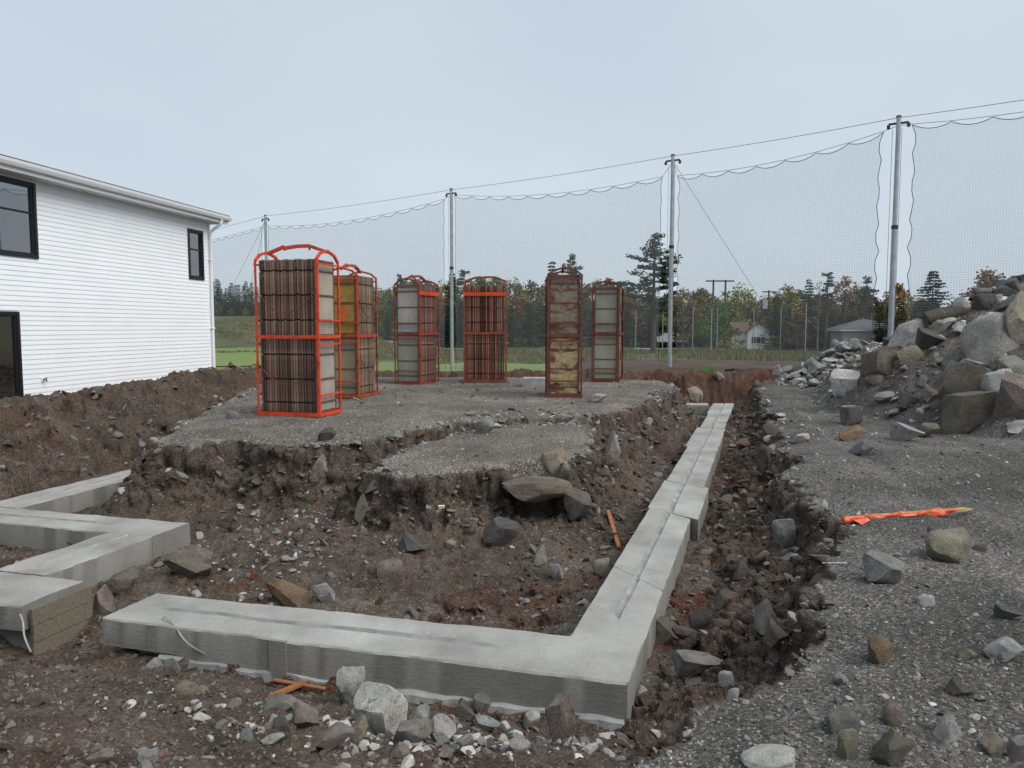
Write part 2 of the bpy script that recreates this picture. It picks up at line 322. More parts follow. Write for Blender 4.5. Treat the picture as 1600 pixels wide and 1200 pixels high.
def panel_edge_mat():
    m = Mat('panel_edge', .85, .25); oc = m.objcol()
    c = m.mix(1., oc, m.ramp(m.noise(5, 6, .7, m.scale((1, 1, .5))), (.28, .42), (.5, .95), (.75, 1.75)), 'MULTIPLY')
    m.col(m.mix(m.ramp(m.noise(9, 5, .7), (.56, 0.), (.7, .6)), c, (.30, .27, .24))).bump(m.noise(30, 4), .4, .005); return m()
def panel_face_mat():
    m = Mat('panel_face', .7, .3); oc = m.objcol()
    c = m.mix(1., oc, m.ramp(m.noise(2.2, 7, .65, m.scale((1, 1, .35))), (.28, .62), (.55, 1.), (.78, 1.25)), 'MULTIPLY')
    c = m.mix(m.ramp(m.noise(6, 6, .75, m.scale((1, 1, .4))), (.60, 0.), (.72, .6)), c, (.16, .145, .125))
    m.col(m.mix(m.ramp(m.vor(16), (.10, .7), (.16, 0.)), c, (.07, .05, .04))).bump(m.noise(12, 6), .3, .006); return m()
def flaked_face_mat():
    m = Mat('panel_face_flaked', .75, .3); oc = m.objcol()
    fl = m.ramp(m.noise(4.2, 6, .6, m.scale((1, .6, 1.5)), .8), (.48, 0.), (.58, 1.))
    c = m.mix(fl, oc, m.ramp(m.noise(5, 5, .7, m.scale((1, 1, 3))), (.3, (.075, .05, .035)), (.55, (.13, .045, .03)), (.8, (.24, .20, .14))))
    m.col(m.mix(1., c, m.ramp(m.noise(12, 6, .7), (.3, .6), (.7, 1.3)), 'MULTIPLY')).bump(m.noise(12, 6), .4, .006); return m()
def leaf_mat(name):
    m = Mat(name, .7, .2); oc = m.objcol()
    c = m.mix(1., oc, m.ramp(m.noise(.55, 3), (.3, .72), (.7, 1.5)), 'MULTIPLY'); c = m.mix(1., c, m.ramp(m.attr('leaf_tone'), (0., .55), (1., 1.5)), 'MULTIPLY')
    m.col(c); tr = m.n('ShaderNodeBsdfTranslucent'); m.set(tr.inputs[0], c); ms = m.n('ShaderNodeMixShader'); ms.inputs[0].default_value = .25
    m.t.links.new(m.b.outputs[0], ms.inputs[1]); m.t.links.new(tr.outputs[0], ms.inputs[2]); m.t.links.new(ms.outputs[0], m.t.nodes['Material Output'].inputs[0]); return m()
def glass_mat():
    m = Mat('window_glass', .03, .5); b = m.b; tr = m.n('ShaderNodeBsdfTransparent'); tr.inputs[0].default_value = (.75, .8, .82, 1)
    b.inputs['Base Color'].default_value = (.02, .025, .03, 1); ms = m.n('ShaderNodeMixShader'); fr = m.n('ShaderNodeFresnel'); fr.inputs[0].default_value = 1.5
    gl = m.n('ShaderNodeBsdfGlossy'); gl.inputs['Roughness'].default_value = .02
    m.t.links.new(m.math('ADD', fr.outputs[0], .34), ms.inputs[0]); m.t.links.new(tr.outputs[0], ms.inputs[1]); m.t.links.new(gl.outputs[0], ms.inputs[2])
    m.t.links.new(ms.outputs[0], m.t.nodes['Material Output'].inputs[0]); return m()
def net_mat():
    m = Mat('net_mesh', .8, .1); uv = m.attr('uvw', 'Vector'); sp = m.n('ShaderNodeSeparateXYZ'); m.set(sp.inputs[0], uv)
    def line(v):
        f = m.math('FRACT', m.math('MULTIPLY', v, 1/.085)); return m.ramp(m.math('ABSOLUTE', m.math('SUBTRACT', f, .5)), (.07, 1.), (.13, 0.))
    a = m.math('MAXIMUM', line(sp.outputs[0]), line(sp.outputs[1]))
    a = m.math('ADD', m.math('MULTIPLY', a, .22), .125)
    m.b.inputs['Base Color'].default_value = (.38, .385, .395, 1); m.set(m.b.inputs['Alpha'], a); return m()

M = dict(ground=ground_mat(), field=field_mat(), lawn=lawn_mat(), rock=rock_mat(), stone=stone_mat(), edge=panel_edge_mat(), face=panel_face_mat(), flaked=flaked_face_mat(),
         leaf=leaf_mat('leaves'), needle=leaf_mat('needles'), glass=glass_mat(), net=net_mat(),
         orange=painted_steel('orange_paint', (.66, .060, .016), .5), rail_brown=plain('rail_brown', (.13, .075, .055), .85, .4, 9), faded=painted_steel('faded_orange_paint', (.46, .062, .022), .8), worn=painted_steel('worn_orange_paint', (.27, .050, .024), .95), rusty=painted_steel('rusty_paint', (.15, .036, .022), 1.),
         bark=plain('bark', (.075, .06, .048), .95, .4, 14), grey_bark=plain('grey_bark', (.14, .125, .11), .95, .4, 14), board=wood_mat('form_board', (.10, .088, .066), (.20, .172, .130)),
         orange_wood=wood_mat('damp_wood', (.22, .085, .030), (.38, .16, .065)), pale_wood=wood_mat('pale_wood', (.40, .28, .12), (.58, .42, .20)),
         vinyl=plain('white_vinyl', (.80, .82, .84), .45, .03, 1.5), trim=plain('white_trim', (.74, .75, .76), .45, .04, 3), black=plain('black_frame', (.012, .012, .014), .4, .2),
         roof=plain('roof_shingles', (.10, .10, .105), .9, .35, 30), galv=plain('galvanised_steel', (.36, .38, .40), .45, .18, 4, .35), dark_metal=plain('dark_fitting', (.03, .03, .032), .6, .3),
         cable=plain('steel_cable', (.12, .125, .13), .6, .2), rope=plain('black_rope', (.075, .077, .08), .8, .2), chain=plain('rusty_chain', (.17, .05, .03), .8, .4, 20),
         inside=plain('interior_wall', (.52, .52, .48), .9, .06, 1), tape=plain('orange_tape', (.66, .095, .03), .4, .4, 22), white=plain('white_paint', (.72, .73, .74), .6, .06, 2),
         pole_wood=plain('weathered_pole', (.05, .043, .038), .9, .3, 10), strap=plain('pale_strap', (.26, .26, .24), .5, .2, 20), paper=plain('cream_paper', (.62, .58, .42), .9, .1, 10),
         grey_wall=plain('grey_siding', (.27, .275, .26), .85, .07, 2), red_roof=plain('brown_red_roof', (.135, .078, .064), .9, .25, 6), black_plastic=plain('black_plastic', (.015, .015, .016), .7, .2),
         road=plain('pale_gravel_road', (.36, .35, .33), .95, .15, 1), yellow=plain('yellow_strip', (.31, .175, .036), .7, .25, 9), logo=plain('orange_print', (.58, .085, .02), .7, .2, 12),
         weed=plain('green_weed', (.10, .20, .05), .8, .3, 10), car=plain('white_car_paint', (.72, .73, .75), .25, .03, 2, 0, .5), tyre=plain('tyre_rubber', (.02, .02, .02), .9, .2))
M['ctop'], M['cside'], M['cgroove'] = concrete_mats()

# ------------------------------------------------------------------ ground sheet (fan-shaped net of quads, finest around the dig)
def geo(a, b, q):
    n = max(2, int(math.log(b/a)/q)); return np.geomspace(a, b, n, endpoint=False)
rad = np.concatenate([geo(.5, 1.6, .04), geo(1.6, 6.2, .0046), geo(6.2, 8.1, .0030), geo(8.1, 10.6, .0017), geo(10.6, 15, .0030), geo(15, 25, .0050), geo(25, 60, .016), geo(60, 1600, .045), [1600]])
ang = np.concatenate([np.linspace(-115, -43, 90, endpoint=False), np.linspace(-43, 43, 690, endpoint=False), np.linspace(43, 115, 91)])*math.pi/180
A, RR = np.meshgrid(ang, rad); X = RR*np.sin(A); Y = RR*np.cos(A); nr, na = X.shape
xf, yf = X.ravel(), Y.ravel(); near = yf < 24.5
Z = far_h(xf, yf); att = {k: np.zeros(len(xf)) for k in ('soil', 'red', 'pale', 'blue')}
zn, so_, re_, pa_, bl_ = near_h(xf[near], yf[near], True)
k = sm(22.6, 24.2, yf[near]); Z[near] = zn*(1-k)+Z[near]*k
att['soil'][near] = so_; att['soil'][~near] = 1; att['red'][near] = re_*(1-.5*k); att['pale'][near] = pa_; att['blue'][near] = bl_
# break the dug faces into lumps and ledges, pushed out along the face
def worley3(x, y, z, f, s):
    x, y, z = x*f, y*f, z*f; xi, yi, zi = (np.floor(q).astype(np.int64) for q in (x, y, z)); f1 = np.full(x.shape, 9.); f2 = f1.copy(); cid = np.zeros(x.shape)
    for a in (-1, 0, 1):
        for b in (-1, 0, 1):
            for c in (-1, 0, 1):
                h = PERM[(_h(xi+a, yi+b, s)+zi+c) & 4095]; d = np.sqrt((xi+a+RV[h, 0]-x)**2+(yi+b+RV[h, 1]-y)**2+(zi+c+RV[(h+77) & 4095, 0]-z)**2)
                n_ = d < f1; f2 = np.where(n_, f1, np.minimum(f2, d)); cid = np.where(n_, RV[h, 2], cid); f1 = np.where(n_, d, f1)
    return f1, f2, cid
G = np.stack([X, Y, Z.reshape(nr, na)], -1); n3 = np.cross(np.gradient(G, axis=1), np.gradient(G, axis=0)).reshape(-1, 3); n3 /= np.linalg.norm(n3, axis=1, keepdims=True)+1e-12
n3 *= np.sign(n3[:, 2:3]+1e-9); mk = (att['soil'] > .15) & near & (np.abs(xf) < yf*.95+1); st3 = (.22+.78*sm(.92, .55, n3[mk, 2]))*att['soil'][mk]*sm(2.0, 4.0, yf[mk])
xm, ym, zm = xf[mk], yf[mk], Z[mk]; a1, a2, ac = worley3(xm+.05*gn(xm*4+zm*5, ym*4, 33), ym, zm*1.25, 4.2, 3); b1, b2, bc_ = worley3(xm, ym+.02*gn(xm*9, zm*9, 35), zm*1.2, 10.5, 4)
push = .17*(ac-.45)*sm(0, .22, a2-a1)+.075*(bc_-.45)*sm(0, .25, b2-b1)+.03*gn(ym*9+zm*7, xm*9-zm*8, 37)
push *= st3; V = np.stack([xf, yf, Z], 1); V[mk] += n3[mk]*push[:, None]
idx = np.arange(nr*na).reshape(nr, na); Fq = np.stack([idx[:-1, :-1], idx[:-1, 1:], idx[1:, 1:], idx[1:, :-1]], -1).reshape(-1, 4)
fx, fy = xf[Fq].mean(1), yf[Fq].mean(1)
wob = 1.5*fbm(fx, fy, .15, 3, 131)
is_far = fy > 24.3
lawn = is_far & (fy > 30) & (fy < 53+wob+9*sm(-12, -20, fx)) & (fx < 2.5+wob)
dirtv = sm(1.5, 4.5, xf)*sm(56, 48, yf)+sm(31, 27, yf)+.45*sm(3, 8, xf)*sm(70, 56, yf)
def sheet(name, mask, attrs, mat, label):
    f = Fq[mask]; used, inv = np.unique(f, return_inverse=True)
    me = np_mesh(name, V[used], inv.reshape(f.shape)[:, ::-1], {a: ('POINT', 'FLOAT', v[used]) for a, v in attrs.items()})
    return tag(link(name, me, None, [mat], 180), label, None, None, 'structure')
sheet('ground', ~is_far, att, M['ground'], 'dug building plot of dark gravel and brown soil')
sheet('lawn', lawn, {}, M['lawn'], 'mown green grass beyond the plot'); sheet('field', is_far & ~lawn, {'dirt': np.clip(dirtv, 0, 1)}, M['field'], 'rough field of brown soil and dry grass')

# ------------------------------------------------------------------ cast concrete footings
FT = -.72
def strip(name, l0, l1, r0, r1, thick, parent, groove=None, z=FT, seed=0, side='cside', tilt=0., nol=0., nor=0., sc=.5):
    """a cast length between two plan edges (l = left, r = right), with a keyway pressed along its middle"""
    l0, l1, r0, r1 = (np.array(p, float) for p in (l0, l1, r0, r1)); L = np.linalg.norm((l0+r0)/2-(l1+r1)/2); n = max(2, int(L/.055))
    lat = [0, .02, .10, .2, .31, .40, .445, .47, .53, .555, .60, .7, .8, .9, .98, 1]; V = []; f = []; mi = []; W = len(lat)
    for i in range(n+1):
        t = i/n; a = l0+(l1-l0)*t; b = r0+(r1-r0)*t
        g = 0 if not groove else float(sm(groove[0]-.01, groove[0]+.01, np.array(t))*sm(groove[1]+.01, groove[1]-.01, np.array(t)))
        J = lambda p: .007*float(gn(np.array(p[0]*4.1), np.array(p[1]*4.1), 7))+.005*float(gn(np.array(p[0]*15), np.array(p[1]*15), 9)); ja, jb = J(a), J(b)
        wob = .02*float(gn(np.array(L*t*.9), np.array(seed+.3), 12))
        row = []
        u = (b-a)/np.linalg.norm(b-a)
        for j, s in enumerate(lat):
            p = a+(b-a)*(s+(wob+sc-.5 if .35 < s < .65 else 0))
            zz = z+tilt*t+.008*float(gn(np.array(p[0]*3), np.array(p[1]*3), 13))+.0035*float(gn(np.array(p[0]*19), np.array(p[1]*19), 14))-(.014 if (j == 0 and L*t > nol) or (j == W-1 and L*t > nor) else 0)
            if j in (7, 8): zz -= .024*g
            if j in (6, 9): zz += .004*g
            if j == 0: p = p+u*ja
            if j == W-1: p = p+u*jb
            row.append((p[0], p[1], zz))
        k = len(V); V += [(row[0][0], row[0][1], z-(thick(t) if callable(thick) else thick))]+row+[(row[-1][0], row[-1][1], z-(thick(t) if callable(thick) else thick))]
        if i:
            m = W+2
            for j in range(W+1):
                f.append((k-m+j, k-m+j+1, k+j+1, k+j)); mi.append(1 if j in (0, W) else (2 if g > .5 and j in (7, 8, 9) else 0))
    m = W+2
    f.append(tuple(range(m-1, -1, -1))); mi.append(1); e = len(V)-m; f.append(tuple(range(e, e+m))); mi.append(1)
    b = MB(); b.v = V; b.f = [tuple(reversed(q)) for q in f]; b.m = mi
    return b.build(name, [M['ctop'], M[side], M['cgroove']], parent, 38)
foot = empty('concrete_footing', (0, 0, 0), 0, 'pale grey concrete strip footing turning one square corner in front of the mound', 'footing')
def lerp(p, q, t): return (p[0]+(q[0]-p[0])*t, p[1]+(q[1]-p[1])*t)
RL0, RL1, RR0, RR1 = (.405, 5.03), (5.77, 21.0), (.70, 4.33), (6.34, 21.0)
cuts = [(0, .095, 0, 0), (.095, .232, .00, 0), (.232, .33, .03, .085), (.33, .52, .0, .02), (.52, .68, .05, .02), (.68, .84, -.01, 0), (.84, 1, .03, 0)]
for i, (a, b, dl, dr) in enumerate(cuts):
    sh_ = lambda p, d: (p[0]+.95*d, p[1]-.3*d)
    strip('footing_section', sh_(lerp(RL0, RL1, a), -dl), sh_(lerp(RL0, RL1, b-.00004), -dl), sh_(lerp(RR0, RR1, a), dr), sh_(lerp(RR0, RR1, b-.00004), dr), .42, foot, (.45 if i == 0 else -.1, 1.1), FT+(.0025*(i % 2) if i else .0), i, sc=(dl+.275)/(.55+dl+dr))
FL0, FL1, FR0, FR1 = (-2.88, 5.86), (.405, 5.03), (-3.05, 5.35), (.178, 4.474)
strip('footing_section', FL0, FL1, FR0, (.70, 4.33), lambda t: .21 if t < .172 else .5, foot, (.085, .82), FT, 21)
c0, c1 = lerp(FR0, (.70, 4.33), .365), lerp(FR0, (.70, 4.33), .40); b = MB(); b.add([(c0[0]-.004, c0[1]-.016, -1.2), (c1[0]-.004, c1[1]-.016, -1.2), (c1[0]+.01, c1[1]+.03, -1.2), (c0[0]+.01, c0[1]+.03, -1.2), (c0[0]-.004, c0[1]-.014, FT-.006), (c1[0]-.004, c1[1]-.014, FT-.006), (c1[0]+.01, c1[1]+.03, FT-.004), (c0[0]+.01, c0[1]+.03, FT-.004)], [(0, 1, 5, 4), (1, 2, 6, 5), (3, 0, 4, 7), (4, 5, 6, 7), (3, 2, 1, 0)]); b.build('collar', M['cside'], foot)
strip('footing_base', (-2.86, 5.80), lerp((-2.86, 5.80), (.405, 4.98), .2), (-2.97, 5.43), lerp((-2.97, 5.43), (.2, 4.57), .2), .5, foot, None, FT-.212, 25)
strip('footing_section', (2.4, 21.95), (5.60, 20.98), (2.25, 21.4), (5.44, 20.43), .42, foot, None, FT-.004, 26)
slop = MB(); N_ = 150; rows_ = []   # slurry that squeezed out under the forms along the base
for i in range(N_+1):
    t = .13+.868*i/N_; p = lerp(FR0, (.70, 4.33), t); wd = .05+.05*float(gn(np.array(t*9), np.array(.3), 4))+.012*float(gn(np.array(t*60), np.array(.7), 5)); zt = -.945+.02*float(gn(np.array(t*14), np.array(.9), 6))
    rows_ += [(p[0]-.01, p[1]+.03, zt), (p[0]-wd*.2, p[1]-wd*.75, zt-.01), (p[0]-wd*.3, p[1]-wd*1.1, -1.1)]
slop.add(rows_, [q for i in range(N_) for q in ((3*i, 3*i+1, 3*i+4, 3*i+3), (3*i+1, 3*i+2, 3*i+5, 3*i+4))])
slop.build('slurry_skirt', M['cgroove'], foot)

foot2 = empty('concrete_footing', (0, 0, 0), 0, 'stepped concrete footing zigzagging at the left beside the dark berm', 'footing')
strip('footing_section', (-7.42, 9.10), (-3.56, 8.03), (-7.57, 8.57), (-3.716, 7.50), .42, foot2, (-.1, .80), FT, 31)
strip('footing_section', (-6.46, 8.838), (-5.73, 11.35), (-5.93, 8.692), (-5.2, 11.2), .42, foot2, (-.1, 1.1), FT+.002, 32)
strip('footing_section', (-4.60, 6.424), (-4.248, 7.644), (-4.075, 6.278), (-3.72, 7.496), .42, foot2, (.1, 1.1), FT+.003, 33)
strip('footing_section', (-5.9, 6.775), (-3.64, 6.15), (-6.06, 6.195), (-3.80, 5.57), .20, foot2, (-.1, .55), FT, 34)
strip('footing_base', (-5.88, 6.72), (-3.665, 6.107), (-6.0, 6.30), (-3.777, 5.685), .5, foot2, None, FT-.202, 35)
strip('footing_section', (-6.9, 12.62), (-5.4, 12.2), (-7.02, 12.2), (-5.52, 11.78), .42, foot2, None, FT, 36)
for k in range(4):                                      # planks left on the stepped end
    za = FT-.035-.137*(k+1)+.006; zb = FT-.035-.137*k; b = MB(); j = .004*(k % 2)
    e0, e1 = np.array((-3.785+.03, 5.60)), np.array((-3.635+.03, 6.145)); nrm = np.array((.964, -.268))
    q = [e0+nrm*(.0+j), e1+nrm*(.0+j), e1+nrm*(.028+j), e0+nrm*(.028+j)]
    b.add([(*p, za) for p in q]+[(*p, zb) for p in q], [(0, 3, 2, 1), (4, 5, 6, 7), (0, 1, 5, 4), (1, 2, 6, 5), (2, 3, 7, 6), (3, 0, 4, 7)]); b.build('form_board', M['board'], foot2)
# concrete block on the plateau
bx0, by0 = at(815, 606, 0); blk = MB(); blk.box((0, 0, -.04), (.98, .5, .2)); o = blk.build('concrete_block', [M['cgroove']]); o.location = (bx0, by0, H1(bx0, by0)+.01); o.rotation_euler.z = R(-6)
bv = o.modifiers.new('soft edge', 'BEVEL'); bv.width = .012
tag(o, 'low grey concrete block lying behind the stack with flaking yellow face', 'concrete block')

# ------------------------------------------------------------------ white house at the left
HA = np.array((-8.93, 22.05)); HU = np.array((-1.3, -7.35)); HU = HU/np.linalg.norm(HU); HN = np.array((-HU[1], HU[0]))*1.0
if HN[0] < 0: HN = -HN
HZ0, HZ1, HLEN = -.15, 4.52, 15.5
house = empty('white_house', (HA[0], HA[1], 0), math.atan2(HN[1], HN[0]), 'two storey house in white lap siding with black windows', 'house')
# local frame: x out of the wall, y back along the wall (towards the far corner = 0, near end negative), z up
def wall_hit(px, py):
    d = ray(px, py); o3 = np.array((0, 0, EYE)); n3 = np.array((*HN, 0)); t = np.dot(np.array((*HA, 0))-o3, n3)/np.dot(d, n3); p = o3+d*t
    return -float(np.dot(p[:2]-HA, HU)), float(p[2])
uy = np.dot(np.array((math.cos(house.rotation_euler.z+math.pi/2), math.sin(house.rotation_euler.z+math.pi/2))), HU)   # sign of local y along HU
assert uy < -.99
wins = []
a = wall_hit(53, 287); b = wall_hit(53, 404); wins.append((a[0]-1.95, a[0], b[1], a[1], 2))
a = wall_hit(292, 358); b = wall_hit(318, 438); wins.append((a[0], b[0], b[1], wall_hit(318, 362)[1], 1))
a = wall_hit(28, 487); b = wall_hit(28, 623); wins.append((a[0]-1.7, a[0], b[1], a[1], 3))
EXPO = .1016; rows = int((HZ1-HZ0)/EXPO)
for r in range(rows):
    z0 = HZ0+r*EXPO; z1 = z0+EXPO; spans = [(-HLEN, -.09)]
    for (wa, wb, wz0, wz1, kd) in wins:
        if z1 > wz0+.03 and z0 < wz1-.03:
            new = []
            for (s0, s1) in spans:
                if wb < s0 or wa > s1: new.append((s0, s1)); continue
                if wa+.03 > s0: new.append((s0, wa+.03))
                if wb-.03 < s1: new.append((wb-.03, s1))
            spans = new
    for s0, s1 in spans:
        j = random.uniform(0, .0012)
        MB().add([(.011+j, s0, z0), (.011+j, s1, z0), (.011+j, s1, z0+.012), (.011+j, s0, z0+.012), (.003, s1, z1), (.003, s0, z1), (0, s0, z0), (0, s1, z0)],
                 [(0, 1, 2, 3), (3, 2, 4, 5), (6, 7, 1, 0)]).build('siding_board', M['vinyl'], house)
bk = MB(); ys = sorted({-HLEN, 0.}|{w_[0]+.02 for w_ in wins}|{w_[1]-.02 for w_ in wins}); zs = sorted({HZ0-.4, HZ1+.3}|{w_[2]+.02 for w_ in wins}|{w_[3]-.02 for w_ in wins})
for i in range(len(ys)-1):
    for j in range(len(zs)-1):
        yc, zc = (ys[i]+ys[i+1])/2, (zs[j]+zs[j+1])/2
        if any(w_[0] < yc < w_[1] and w_[2] < zc < w_[3] for w_ in wins): continue
        bk.box((-.15, ys[i]+.0005, zs[j]+.0005), (-.004, ys[i+1]-.0005, zs[j+1]-.0005))
bk.box((-9.5, -.16, HZ0-.4), (-.16, -.02, HZ1+.3)); bk.build('wall', M['vinyl'], house)
MB().box((-.02, -.088, HZ0), (.028, 0, HZ1-.002)).box((-.1, .0, HZ0), (.026, .02, HZ1-.004)).build('corner_trim', M['trim'], house)
for (wa, wb, wz0, wz1, kd) in wins:
    b = MB(); ft_ = .07
    b.box((-.06, wa, wz0), (.04, wb, wz0+ft_)).box((-.06, wa, wz1-ft_), (.04, wb, wz1)).box((-.06, wa, wz0+ft_), (.039, wa+ft_, wz1-ft_)).box((-.06, wb-ft_, wz0+ft_), (.039, wb, wz1-ft_))
    wf = b.build('window', M['black'], house)
    cols = {2: [(wa+ft_, (wa+wb)/2-.02), ((wa+wb)/2+.02, wb-ft_)], 1: [(wa+ft_, wb-ft_)], 3: [(wa+ft_, wb-ft_)]}[kd]
    if kd == 2: MB().box((-.05, (wa+wb)/2-.02, wz0+ft_), (.034, (wa+wb)/2+.02, wz1-ft_)).build('mullion', M['black'], wf)
    for c0, c1 in cols:
        s = MB(); e = .035; zA, zB = wz0+ft_, wz1-ft_
        s.box((-.05, c0, zA), (.02, c1, zA+e)).box((-.05, c0, zB-e), (.02, c1, zB)).box((-.05, c0, zA+e), (.019, c0+e, zB-e)).box((-.05, c1-e, zA+e), (.019, c1, zB-e))
        if kd < 3: s.box((-.045, c0+e, zA+(zB-zA)*.60), (.017, c1-e, zA+(zB-zA)*.60+.03))
        s.build('sash', M['black'], wf)
        MB().box((-.03, c0+e*.5, zA+e*.5), (-.024, c1-e*.5, zB-e*.5)).build('pane', M['glass'], wf)
    rm = MB(); rm.box((-1.6, wa-.3, wz0-.2), (-1.55, wb+.3, wz1+.3)).box((-1.55, wb-.06, wz0), (-.16, wb-.03, wz1)).box((-1.55, wa+.03, wz0), (-.16, wa+.06, wz1)).box((-1.55, wa, wz0-.02), (-.16, wb, wz0+.02))
    rm.build('room_wall', M['inside'], wf)
MB().box((-.3, -HLEN, HZ1-.012), (.36, .38, HZ1+.02)).build('soffit', M['trim'], house)
MB().box((.36, -HLEN, HZ1-.02), (.39, .40, HZ1+.19)).build('fascia', M['trim'], house)
g = MB(); prof = [(.392, .19), (.392, .07), (.43, .055), (.475, .07), (.505, .13), (.515, .185), (.505, .19), (.465, .085), (.41, .085), (.405, .19)]
n_ = len(prof); g.add([(x, -HLEN, HZ1+z+.005) for x, z in prof]+[(x, .42, HZ1+z+.005) for x, z in prof], [(i, (i+1) % n_, (i+1) % n_+n_, i+n_) for i in range(n_)]+[tuple(range(n_-1, -1, -1)), tuple(range(n_, 2*n_))]); g.build('gutter', M['trim'], house)
rf = MB(); pitch_ = .16; rf.add([(.45, -HLEN, HZ1+.20), (.45, .42, HZ1+.20), (-6, .42, HZ1+.20+6.45*pitch_), (-6, -HLEN, HZ1+.20+6.45*pitch_), (.45, -HLEN, HZ1+.235), (.45, .42, HZ1+.235), (-6, .42, HZ1+.235+6.45*pitch_), (-6, -HLEN, HZ1+.235+6.45*pitch_)], [(0, 3, 2, 1), (4, 5, 6, 7), (0, 1, 5, 4), (1, 2, 6, 5), (2, 3, 7, 6), (3, 0, 4, 7)]).build('roof', M['roof'], house)
MB().box((-6, .36, HZ1+.0), (.36, .395, HZ1+.19)).build('rake_board', M['trim'], house)
dp = MB().tube([(.44, -.02, HZ1+.07), (.42, -.04, HZ1-.06), (.20, -.05, HZ1-.20), (.075, -.05, HZ1-.32), (.07, -.05, 2.0), (.07, -.05, HZ0+.05)], .042, 8).build('downpipe', M['trim'], house, 40)
for zz in (3.4, 1.4): MB().box((.0, -.11, zz), (.118, .01, zz+.03)).build('pipe_strap', M['trim'], dp)
ly, lz = wall_hit(112, 290); MB().tube([(.2, ly, HZ1-.012), (.2, ly, HZ1-.035)], [.09, .07], 14).build('soffit_light', M['white'], house, 40)
hy, hz = wall_hit(66, 593); hb_ = MB().box((.015, hy-.045, hz-.045), (.028, hy+.045, hz+.045)).build('tap_plate', M['white'], house)
MB().tube([(.025, hy, hz), (.09, hy, hz), (.12, hy, hz-.04)], .014, 7).tube([(.10, hy, hz), (.10, hy, hz+.03)], .01, 6).tube([(.10, hy, hz+.03), (.10, hy, hz+.042)], .03, 8).build('tap', M['dark_metal'], hb_)

# ------------------------------------------------------------------ racks of concrete form panels
def panel_mesh(cuts, end=0, H=1.2, D=.61, T=.041):
    """one form panel on edge: plywood core, rails notched at the cuts; end = -1 / +1 adds the ribs of a visible face"""
    b = MB(); zz = [0]+cuts+[H]; b.box((.006, .034 if not end else .012, .004), (T-.014, D-(.034 if not end else .012), H-.004), 1)
    for i in range(len(zz)-1):
        z0, z1 = zz[i]+.014, zz[i+1]-.014
        for y0, y1 in ((0, .028), (D-.028, D)): b.box((0, y0, z0), (T-.009, y1, z1), 0)
    if end:
        x0, x1 = (-.006, .012) if end < 0 else (T-.014, T+.004)
        for z in [0.02]+cuts+[H-.03]: b.box((x0, .03, z-.013), (x1, D-.03, z+.013), 0)
    return b.mesh('form_panel')
CUT_LO, CUT_HI = [.16, .53, .92], [.25, .64, 1.02]
PANELS = {(t, e): panel_mesh(CUT_LO if t == 0 else CUT_HI, e) for t in (0, 1) for e in (-1, 0, 1)}
for me in PANELS.values(): me.materials.append(M['edge']); me.materials.append(M['face'])
